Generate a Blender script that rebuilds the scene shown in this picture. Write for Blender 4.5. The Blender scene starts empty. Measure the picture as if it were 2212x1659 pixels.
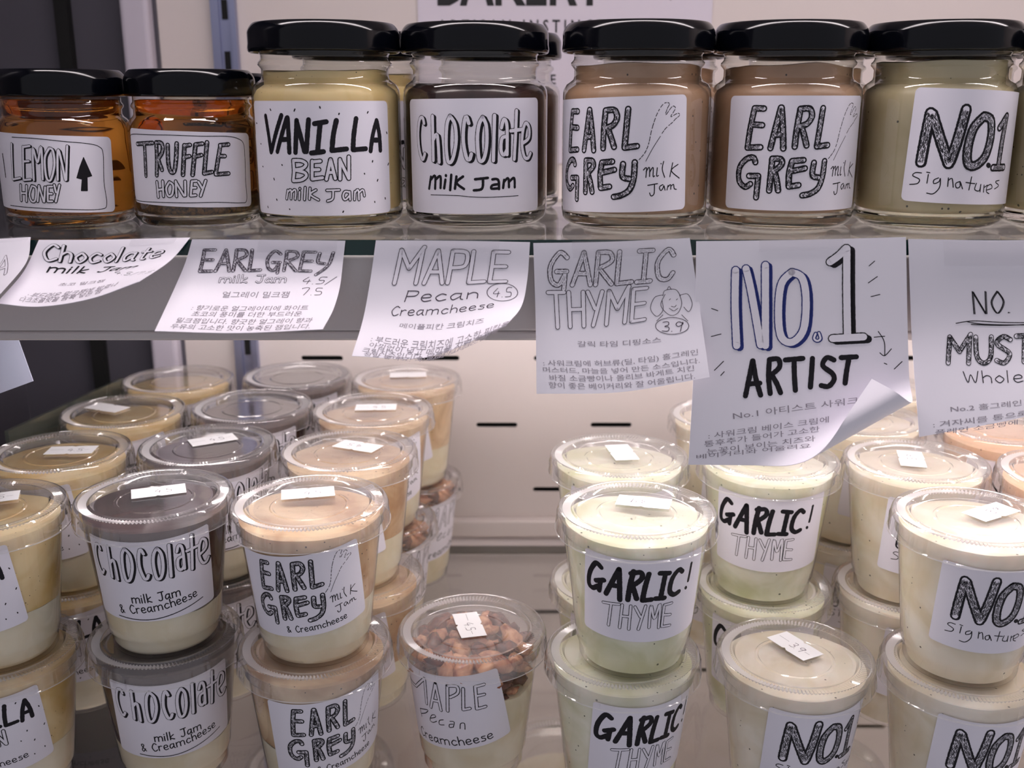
import bpy, math, random
import numpy as np
from mathutils import Vector, Matrix
from mathutils.geometry import tessellate_polygon
random.seed(7)
PI = math.pi
scene = bpy.context.scene
COL = scene.collection

# ---------------------------------------------------------------- camera, world, lights, exposure
CAM_H, PITCH = .3107, math.atan(611.5/2250)
cam = bpy.data.cameras.new('camera'); cam_o = bpy.data.objects.new('camera', cam); COL.objects.link(cam_o)
cam_o.location = (0, 0, CAM_H); cam_o.rotation_euler = (PI/2-PITCH, 0, 0)
cam.sensor_width = 36; cam.lens = 36*2250/2212; cam.clip_start = .01; cam.clip_end = 20
cam.dof.use_dof = True; cam.dof.focus_distance = .452; cam.dof.aperture_fstop = 12
scene.camera = cam_o
vs = scene.view_settings
vs.view_transform = 'Standard'; vs.look = 'None'; vs.exposure = 0.0; vs.gamma = 1.0; vs.use_curve_mapping = False
scene.cycles.use_denoising = True
scene.cycles.max_bounces = 14; scene.cycles.transparent_max_bounces = 40
scene.cycles.diffuse_bounces = 5; scene.cycles.glossy_bounces = 5; scene.cycles.transmission_bounces = 10
scene.cycles.sample_clamp_indirect = 6
world = bpy.data.worlds.new('room'); scene.world = world; world.use_nodes = True
bg = world.node_tree.nodes['Background']
bg.inputs[0].default_value = (.80, .78, .86, 1); bg.inputs[1].default_value = .44
LAMP_LOW, LAMP_TOP, LAMP_REAR_FILL, LAMP_SUB = 50.0, 26.0, 26.0, 46.0        # strength of the LED strips; rear one added to brighten the back wall

# ---------------------------------------------------------------- helpers
def lin(c):
    return tuple(((x/255)/12.92 if x/255 <= .04045 else ((x/255+.055)/1.055)**2.4) for x in c)+(1,)
def new_mat(name):
    m = bpy.data.materials.new(name); m.use_nodes = True
    nt = m.node_tree; nt.nodes.clear()
    out = nt.nodes.new('ShaderNodeOutputMaterial')
    return m, nt, out
def principled(name, col, rough=.5, metal=0, spec=.5, noise=0, nscale=60, bump=0, bscale=200, coat=0, sss=0, emis=None, estr=0, trans=0, ior=1.45):
    m, nt, out = new_mat(name)
    b = nt.nodes.new('ShaderNodeBsdfPrincipled'); nt.links.new(b.outputs[0], out.inputs[0])
    b.inputs['Base Color'].default_value = lin(col); b.inputs['Roughness'].default_value = rough
    b.inputs['Metallic'].default_value = metal; b.inputs['Specular IOR Level'].default_value = spec
    b.inputs['Coat Weight'].default_value = coat; b.inputs['Coat Roughness'].default_value = .03
    b.inputs['Transmission Weight'].default_value = trans; b.inputs['IOR'].default_value = ior
    if sss:
        b.inputs['Subsurface Weight'].default_value = sss; b.inputs['Subsurface Radius'].default_value = (.006, .004, .003)
        b.inputs['Subsurface Scale'].default_value = 1
    if emis:
        b.inputs['Emission Color'].default_value = lin(emis); b.inputs['Emission Strength'].default_value = estr
    tc = nt.nodes.new('ShaderNodeTexCoord')
    if noise:
        n = nt.nodes.new('ShaderNodeTexNoise'); n.inputs['Scale'].default_value = nscale; n.inputs['Detail'].default_value = 5
        mx = nt.nodes.new('ShaderNodeMix'); mx.data_type = 'RGBA'
        nt.links.new(tc.outputs['Object'], n.inputs['Vector']); nt.links.new(n.outputs[0], mx.inputs[0])
        c = lin(col); mx.inputs[6].default_value = tuple(x*(1-noise) for x in c[:3])+(1,)
        mx.inputs[7].default_value = tuple(min(1, x*(1+noise)) for x in c[:3])+(1,)
        nt.links.new(mx.outputs[2], b.inputs['Base Color'])
    if bump:
        n = nt.nodes.new('ShaderNodeTexNoise'); n.inputs['Scale'].default_value = bscale; n.inputs['Detail'].default_value = 4
        bp = nt.nodes.new('ShaderNodeBump'); bp.inputs['Strength'].default_value = bump; bp.inputs['Distance'].default_value = .001
        nt.links.new(tc.outputs['Object'], n.inputs['Vector']); nt.links.new(n.outputs[0], bp.inputs['Height'])
        nt.links.new(bp.outputs[0], b.inputs['Normal'])
    return m
def sheet(name, tint=(255, 255, 255), haze=.05, rough=.05, ior=1.5, gain=1.8, hazecol=(235, 232, 235), bump=0, bscale=120):
    """thin clear plastic or glass: lets light through, reflects by Fresnel on both faces, with a little haze"""
    m, nt, out = new_mat(name)
    tr = nt.nodes.new('ShaderNodeBsdfTransparent'); tr.inputs[0].default_value = lin(tint)
    gl = nt.nodes.new('ShaderNodeBsdfGlossy'); gl.inputs['Roughness'].default_value = rough
    df = nt.nodes.new('ShaderNodeBsdfTranslucent'); df.inputs[0].default_value = lin(hazecol)
    d2 = nt.nodes.new('ShaderNodeBsdfDiffuse'); d2.inputs[0].default_value = lin(hazecol)
    ad = nt.nodes.new('ShaderNodeMixShader'); ad.inputs[0].default_value = .5
    nt.links.new(df.outputs[0], ad.inputs[1]); nt.links.new(d2.outputs[0], ad.inputs[2])
    lw = nt.nodes.new('ShaderNodeFresnel')
    gm = nt.nodes.new('ShaderNodeNewGeometry'); mr = nt.nodes.new('ShaderNodeMix'); mr.data_type = 'FLOAT'     # a thin sheet reflects alike from both sides
    mr.inputs[2].default_value = ior; mr.inputs[3].default_value = 1/ior
    nt.links.new(gm.outputs['Backfacing'], mr.inputs[0]); nt.links.new(mr.outputs[0], lw.inputs['IOR'])
    mu = nt.nodes.new('ShaderNodeMath'); mu.operation = 'MULTIPLY'; mu.use_clamp = True; mu.inputs[1].default_value = gain
    h = nt.nodes.new('ShaderNodeMixShader'); h.inputs[0].default_value = haze
    g = nt.nodes.new('ShaderNodeMixShader')
    nt.links.new(tr.outputs[0], h.inputs[1]); nt.links.new(ad.outputs[0], h.inputs[2])
    nt.links.new(lw.outputs[0], mu.inputs[0]); nt.links.new(mu.outputs[0], g.inputs[0])
    nt.links.new(h.outputs[0], g.inputs[1]); nt.links.new(gl.outputs[0], g.inputs[2]); nt.links.new(g.outputs[0], out.inputs[0])
    if bump:
        tc = nt.nodes.new('ShaderNodeTexCoord'); n = nt.nodes.new('ShaderNodeTexNoise'); n.inputs['Scale'].default_value = bscale
        bp = nt.nodes.new('ShaderNodeBump'); bp.inputs['Strength'].default_value = bump; bp.inputs['Distance'].default_value = .001
        nt.links.new(tc.outputs['Object'], n.inputs['Vector']); nt.links.new(n.outputs[0], bp.inputs['Height'])
        nt.links.new(bp.outputs[0], gl.inputs['Normal'])
        nt.links.new(bp.outputs[0], lw.inputs['Normal'])
    return m
def food(name, col, col2=None, speck=None, sscale=900, sthr=.78, rough=.45, nscale=35, sss=.25, bump=.25):
    """creamy filling: slow colour drift between two shades and optional dark specks"""
    m = principled(name, col, rough=rough, sss=sss, bump=bump, bscale=90)
    nt = m.node_tree; b = [n for n in nt.nodes if n.type == 'BSDF_PRINCIPLED'][0]
    tc = nt.nodes.new('ShaderNodeTexCoord'); n = nt.nodes.new('ShaderNodeTexNoise'); n.inputs['Scale'].default_value = nscale; n.inputs['Detail'].default_value = 3
    oi = nt.nodes.new('ShaderNodeObjectInfo'); va = nt.nodes.new('ShaderNodeVectorMath'); va.operation = 'ADD'      # every portion has its own swirl
    nt.links.new(tc.outputs['Object'], va.inputs[0]); nt.links.new(oi.outputs['Random'], va.inputs[1]); n.inputs['Distortion'].default_value = .8
    r = nt.nodes.new('ShaderNodeValToRGB'); r.color_ramp.elements[0].position = .36; r.color_ramp.elements[1].position = .64
    r.color_ramp.elements[0].color = lin(col); r.color_ramp.elements[1].color = lin(col2 or col)
    nt.links.new(va.outputs[0], n.inputs['Vector']); nt.links.new(n.outputs[0], r.inputs[0])
    last = r.outputs[0]
    if speck:
        v = nt.nodes.new('ShaderNodeTexVoronoi'); v.inputs['Scale'].default_value = sscale; v.feature = 'F1'; n3 = nt.nodes.new('ShaderNodeTexNoise'); n3.inputs['Scale'].default_value = 120; thr = nt.nodes.new('ShaderNodeMath'); thr.operation = 'MULTIPLY'; thr.inputs[1].default_value = .36; nt.links.new(tc.outputs['Object'], n3.inputs['Vector']); nt.links.new(n3.outputs[0], thr.inputs[0])
        lt = nt.nodes.new('ShaderNodeMath'); lt.operation = 'LESS_THAN'; lt.inputs[1].default_value = .19
        n2 = nt.nodes.new('ShaderNodeSeparateColor'); g = nt.nodes.new('ShaderNodeMath'); g.operation = 'GREATER_THAN'; g.inputs[1].default_value = sthr
        ml = nt.nodes.new('ShaderNodeMath'); ml.operation = 'MULTIPLY'
        mx = nt.nodes.new('ShaderNodeMix'); mx.data_type = 'RGBA'; mx.inputs[7].default_value = lin(speck)
        nt.links.new(tc.outputs['Object'], v.inputs['Vector']); nt.links.new(v.outputs['Distance'], lt.inputs[0]); nt.links.new(thr.outputs[0], lt.inputs[1])
        nt.links.new(v.outputs['Color'], n2.inputs[0]); nt.links.new(n2.outputs[0], g.inputs[0])
        nt.links.new(lt.outputs[0], ml.inputs[0]); nt.links.new(g.outputs[0], ml.inputs[1])
        nt.links.new(ml.outputs[0], mx.inputs[0]); nt.links.new(last, mx.inputs[6]); last = mx.outputs[2]
    nt.links.new(last, b.inputs['Base Color'])
    return m

def obj(name, me, parent=None, mats=None):
    o = bpy.data.objects.new(name, me); COL.objects.link(o)
    if parent: o.parent = parent
    return o
def mesh(name, V, Fc, mats, mi=None, smooth=True, angle=None):
    me = bpy.data.meshes.new(name); me.from_pydata(V, [], Fc)
    for m in (mats if isinstance(mats, (list, tuple)) else [mats]): me.materials.append(m)
    if mi is not None: me.polygons.foreach_set('material_index', mi)
    me.polygons.foreach_set('use_smooth', [smooth]*len(Fc))
    if smooth and angle: me.set_sharp_from_angle(angle=math.radians(angle))
    me.update(); return me
def lathe(name, prof, segs, mat, mod=None, angle=40, cap0=False, cap1=False):
    """prof: list of (r, z) in mm from one end to the other; mod(i, k, r, z) may change a vertex"""
    V = []; Fc = []; n = len(prof)
    for k in range(segs):
        a = 2*PI*k/segs
        for i, (r, z) in enumerate(prof):
            if mod: r, z = mod(i, k, r, z)
            V.append((r*math.sin(a)/1000, -r*math.cos(a)/1000, z/1000))
    for k in range(segs):
        b0 = k*n; b1 = ((k+1) % segs)*n
        for i in range(n-1): Fc.append((b0+i, b1+i, b1+i+1, b0+i+1))
    if cap0: Fc.append(tuple(k*n for k in range(segs))[::-1])
    if cap1: Fc.append(tuple(k*n+n-1 for k in range(segs)))
    return mesh(name, V, Fc, mat, angle=angle)
def boxes(name, bs, mat, bevel=0):
    V = []; Fc = []
    for x0, x1, y0, y1, z0, z1 in bs:
        b = len(V); V += [(x, y, z) for x in (x0, x1) for y in (y0, y1) for z in (z0, z1)]
        Fc += [tuple(b+i for i in f) for f in ((0, 1, 3, 2), (4, 6, 7, 5), (0, 4, 5, 1), (2, 3, 7, 6), (0, 2, 6, 4), (1, 5, 7, 3))]
    return mesh(name, V, Fc, mat, smooth=False)
def add_bevel(o, w, s=3):
    m = o.modifiers.new('bevel', 'BEVEL'); m.width = w; m.segments = s; m.limit_method = 'ANGLE'
def tag(o, label, cat, group=None):
    o['label'] = label; o['category'] = cat
    if group: o['group'] = group
    return o
def struct(o): o['kind'] = 'structure'; return o
def empty(name, loc, rz=0):
    o = bpy.data.objects.new(name, None); COL.objects.link(o); o.location = loc; o.rotation_euler = (0, 0, rz)
    o.empty_display_size = .01; return o
def copy_tree(o, parent=None):
    c = o.copy(); COL.objects.link(c); c.parent = parent
    for ch in list(o.children): copy_tree(ch, c)
    return c

# ---------------------------------------------------------------- hand lettering: strokes -> flat ink ribbons
class Ink:
    """collects triangles in the plane (mm); every ribbon has a layer number and ink or paper material"""
    def __init__(s): s.V = []; s.F = []; s.M = []
    def ribbon(s, pts, w, layer, mat=0, jit=.06, smooth=True):
        P = resample(pts, smooth)
        if len(P) == 1: P = [P[0], (P[0][0]+.01, P[0][1])]
        n = len(P); L = []; R = []; h = w/2
        for i, (x, y) in enumerate(P):
            a = P[max(i-1, 0)]; b = P[min(i+1, n-1)]; dx, dy = b[0]-a[0], b[1]-a[1]; d = math.hypot(dx, dy) or 1
            q = h*(1+random.uniform(-jit, jit)); nx, ny = -dy/d*q, dx/d*q
            L.append((x+nx, y+ny)); R.append((x-nx, y-ny))
        b = len(s.V); s.V += [(p[0], p[1], layer) for p in L]+[(p[0], p[1], layer) for p in R]
        for i in range(n-1): s.F.append((b+n+i, b+n+i+1, b+i+1, b+i)); s.M.append(mat)
        for e in (0, n-1):                                   # round ends
            c = P[e]; k = len(s.V); m = 10 if w > .7 else 6
            s.V += [(c[0]+h*math.cos(2*PI*j/m), c[1]+h*math.sin(2*PI*j/m), layer) for j in range(m)]
            s.F.append(tuple(range(k, k+m))); s.M.append(mat)
    def poly(s, pts, layer, mat=0):
        b = len(s.V); s.V += [(x, y, layer) for x, y in pts]
        for t in tessellate_polygon([[Vector((x, y, 0)) for x, y in pts]]):
            t = tuple(b+i for i in t); p = [s.V[i] for i in t]
            cr = (p[1][0]-p[0][0])*(p[2][1]-p[0][1])-(p[1][1]-p[0][1])*(p[2][0]-p[0][0])
            s.F.append(t if cr > 0 else t[::-1]); s.M.append(mat)
    def draw(s, style, w, ln, strokes):
        """styles of the shop's hand lettering"""
        if style == 'solid':
            for st in strokes: s.ribbon(st, w, 1)
        elif style == 'dash':
            for st in strokes:
                P = resample(st, True, .25); i = 0
                while i < len(P)-3:
                    k = random.randint(4, 9); s.ribbon(P[i:i+k], w, 1, smooth=False); i += k+random.randint(1, 2)
        elif style == 'fill':
            for st in strokes:                                # filled shape: outline plus close scan strokes that follow the curved paper
                s.ribbon(st+[st[0]], .35, 1, jit=0, smooth=False); ys = [p[1] for p in st]; y = min(ys)+.1
                while y < max(ys):
                    xs = sorted(a[0]+(y-a[1])/(b[1]-a[1])*(b[0]-a[0]) for a, b in zip(st, st[1:]+st[:1]) if (a[1] > y) != (b[1] > y))
                    for x0, x1 in zip(xs[::2], xs[1::2]): s.ribbon([(x0, y), (x1, y)], .4, 1, jit=0)
                    y += .3
        elif style == 'double':
            for st in strokes:
                s.ribbon(st, w*.5, 1); s.ribbon([(x+w*.5, y-w*.1) for x, y in st], w*.3, 1)
        else:
            if style in ('shadow', 'hatch2', 'bigo', 'bigs'):
                k = {'shadow': .62, 'hatch2': .22, 'bigo': .42, 'bigs': .6}[style]
                for st in strokes:
                    for q in (.5, 1): s.ribbon([(x+w*k*q, y-w*k*.55*q) for x, y in st], w+ln, 1, jit=.03)
            t = ln*(1 if style == 'shadow' else 2)
            for st in strokes: s.ribbon(st, w+t, 2, jit=.04)
            for st in strokes: s.ribbon(st, w, 3, 1, jit=.03)
            if style in ('hatch', 'hatch2', 'hatchl'):
                rows = 5 if style == 'hatch' else (8 if style == 'hatch2' else 3)
                lw = {'hatch': .125, 'hatch2': .075, 'hatchl': .07}[style]*w
                for st in strokes:
                    P = resample(st, True, max(.22, w*.12)); n = len(P)
                    for r in range(rows):
                        off = (-.42+.84*r/(rows-1))*w; i = random.randint(0, 3)
                        while i < n-2:
                            k = random.randint(3, 12); Q = []
                            for j in range(i, min(i+k, n)):
                                a = P[max(j-1, 0)]; b = P[min(j+1, n-1)]; dx, dy = b[0]-a[0], b[1]-a[1]; d = math.hypot(dx, dy) or 1
                                o2 = off+random.uniform(-.05, .05)*w; Q.append((P[j][0]-dy/d*o2, P[j][1]+dx/d*o2))
                            if len(Q) > 1: s.ribbon(Q, lw*random.uniform(.7, 1.6), 4, smooth=False)
                            i += k+random.randint(0, 3)
def resample(pts, smooth=True, step=.45):
    if len(pts) < 2: return list(pts)
    if smooth and len(pts) > 2:
        Q = []; n = len(pts)
        for i in range(n-1):
            p0 = pts[i-1] if i else pts[0]; p1 = pts[i]; p2 = pts[i+1]; p3 = pts[i+2] if i+2 < n else pts[i+1]
            for k in range(6):
                f = k/6
                Q.append(tuple(.5*(2*b+(c-a)*f+(2*a-5*b+4*c-d)*f*f+(-a+3*b-3*c+d)*f**3) for a, b, c, d in zip(p0, p1, p2, p3)))
        Q.append(pts[-1])
    else: Q = list(pts)
    out = [Q[0]]
    for a, b in zip(Q, Q[1:]):
        d = math.dist(a, b); m = max(1, int(d/step+.5))
        if smooth and math.dist(out[-1], b) < step*.6 and b is not Q[-1]: continue
        for j in range(1, m+1): out.append((a[0]+(b[0]-a[0])*j/m, a[1]+(b[1]-a[1])*j/m) if m > 1 else b)
    return out
def parse(s): return [[tuple(map(float, p.split(','))) for p in st.split()] for st in s.split(';') if st.strip()]

HAND = {'m': (.85, "0,0 0,.6;0,.45 .2,.6 .38,.5 .38,0;.38,.45 .58,.6 .76,.5 .78,0"), 'i': (.12, "0,0 0,.58;0,.8 0,.83"), 'l': (.12, "0,1 0,0"),
 'k': (.42, "0,1 0,0;.35,.6 0,.27 .4,0"), 'J': (.5, "0,.95 .52,1;.35,1 .35,.15 .15,0 0,.12"), 'a': (.5, ".4,.55 .15,.58 0,.3 .12,.02 .38,.3;.4,.6 .4,.1 .5,0"),
 'c': (.44, ".4,.5 .2,.6 0,.3 .15,0 .42,.1"), 'r': (.34, "0,.6 0,0;0,.4 .18,.6 .32,.55"), 'e': (.44, "0,.3 .38,.35 .3,.6 .08,.55 0,.25 .15,0 .42,.08"),
 'h': (.42, "0,1 0,0;0,.4 .2,.6 .38,.45 .4,0"), 's': (.36, ".35,.55 .1,.58 .08,.4 .32,.25 .28,.02 0,.03"), 'g': (.42, ".38,.55 .12,.6 0,.3 .15,.05 .36,.3;.4,.6 .38,-.2 .15,-.35 0,-.25"),
 'n': (.42, "0,.6 0,0;0,.42 .2,.6 .38,.45 .4,0"), 't': (.36, ".15,.9 .15,.1 .3,0;0,.62 .35,.62"), 'u': (.44, "0,.6 .02,.12 .2,0 .36,.2 .38,.6;.38,.3 .42,0"),
 'o': (.42, ".2,.6 0,.3 .2,0 .4,.3 .2,.6"), 'W': (.7, "0,.9 .15,0 .32,.65 .5,0 .68,.95"), '&': (.48, ".45,.05 .05,.75 .15,.95 .3,.8 .02,.25 .15,0 .4,.35"),
 '4': (.48, ".25,.95 0,.4 .45,.4;.35,.6 .3,0"), '5': (.4, ".4,.95 .08,.95 .05,.55 .35,.5 .35,.1 0,.02"), '7': (.42, "0,.85 .05,.95 .42,.95 .15,0"),
 '3': (.4, "0,.9 .3,.95 .35,.65 .12,.5 .38,.4 .35,.05 0,.05"), '9': (.42, ".4,.8 .15,.95 0,.7 .15,.5 .4,.7 .38,.9 .3,0"), '.': (.06, "0,0 .02,.02"),
 '/': (.36, "0,-.1 .35,1"), '2': (.42, "0,.8 .2,1 .38,.75 0,0 .42,.02"), ' ': (.35, ""), 'P': (.5, "0,0 .02,.9;0,.9 .45,.85 .4,.5 .02,.45"),
 'S': (.5, ".42,.9 .15,1 .02,.75 .4,.35 .25,0 -.05,.05"), 'C': (.5, ".48,.85 .25,1 0,.5 .2,0 .5,.15"), 'N': (.55, "0,0 0,1;0,1 .45,0;.5,1 .48,0"), 'O': (.5, ".25,1 0,.5 .22,0 .48,.5 .25,1"),
 'd': (.44, ".4,.5 .15,.58 0,.25 .15,0 .4,.2;.42,1 .42,0")}
CAPS = {'A': (.55, "0,0 .27,1;.27,1 .55,0;.12,.35 .42,.35"), 'E': (.46, "0,0 0,1;0,1 .44,1;0,.53 .4,.53;0,0 .46,0"), 'R': (.48, "0,0 0,1;0,1 .35,.98 .42,.72 .05,.5;.08,.48 .48,0"),
 'L': (.44, "0,1 0,0;0,0 .44,.02"), 'G': (.55, ".48,.85 .25,1 0,.6 .05,.15 .28,0 .42,.25;.2,.42 .5,.42;.46,.42 .46,-.12"), 'y': (.5, "0,.95 .02,.5 .3,.42;.5,1 .46,.3 .1,-.2"),
 'M': (.75, "0,0 .08,1;.08,1 .38,.45;.38,.45 .75,1.1;.72,1.05 .66,0"), 'P': (.46, "0,0 0,1;0,1 .42,.95 .42,.55 .02,.48"), 'I': (.4, "0,1 .4,1;.2,1 .2,0;0,0 .4,0"),
 'C': (.5, ".48,.8 .3,1 .02,.6 .1,.1 .35,0 .5,.2"), 'T': (.55, "0,1 .55,1;.27,1 .25,0"), 'H': (.5, "0,0 0,1;.5,0 .5,1;0,.5 .5,.5"), 'Y': (.5, "0,1 .25,.5;.5,1 .18,0"),
 'S': (.48, ".45,.88 .22,1 .02,.75 .42,.35 .25,0 0,.1"), 'U': (.5, "0,1 .03,.25 .25,0 .47,.25 .5,1"), 'B': (.48, "0,0 0,1;0,1 .4,.92 .38,.58 .03,.52;.03,.52 .48,.4 .42,.05 0,0"),
 'K': (.5, "0,0 0,1;.48,1 .02,.45 .5,0"), 'N': (.55, "0,0 0,1;0,1 .55,0;.55,0 .55,1")}
def layout(text, font, gap=.16):
    """strokes of a line of text, fitted to the unit square"""
    x = 0; out = []
    for ch in text:
        if ch not in font: x += .3; continue
        w, s = font[ch]
        out += [[(x+px, py) for px, py in st] for st in parse(s)]; x += w+gap
    W = x-gap
    return [[(px/W, py) for px, py in st] for st in out]
def place(strokes, x0, y0, w, h, rot=0):
    c, s_ = math.cos(rot), math.sin(rot)
    return [[(x0+(px*w)*c-(py*h)*s_, y0+(px*w)*s_+(py*h)*c) for px, py in st] for st in strokes]
def ink_mesh(name, ink, f, inkmat, papermat):
    """map the flat drawing through f(u, v, layer) -> point"""
    V = [f(u, v, l) for u, v, l in ink.V]
    return mesh(name, V, ink.F, [inkmat, papermat], ink.M, smooth=True)
def rounded(w, h, r, nx=28):
    """outline columns of a rounded rectangle: (x, ymin, ymax)"""
    xs = sorted(set([-w/2+w*i/nx for i in range(nx+1)]+[-w/2+r*(1-math.cos(PI/2*k/4)) for k in range(5)]+[w/2-r*(1-math.cos(PI/2*k/4)) for k in range(5)]))
    out = []
    for x in xs:
        e = max(0, abs(x)-(w/2-r)); c = r-math.sqrt(max(0, r*r-e*e)); out.append((x, -h/2+c, h/2-c))
    return out
def paper_mesh(name, w, h, r, f, mat, ny=10):
    cols = rounded(w, h, r); V = []; Fc = []
    for x, a, b in cols:
        for j in range(ny+1): V.append(f(x, a+(b-a)*j/ny, 0))
    n = ny+1
    for i in range(len(cols)-1):
        for j in range(ny): Fc.append((i*n+j, (i+1)*n+j, (i+1)*n+j+1, i*n+j+1))
    return mesh(name, V, Fc, mat)

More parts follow.
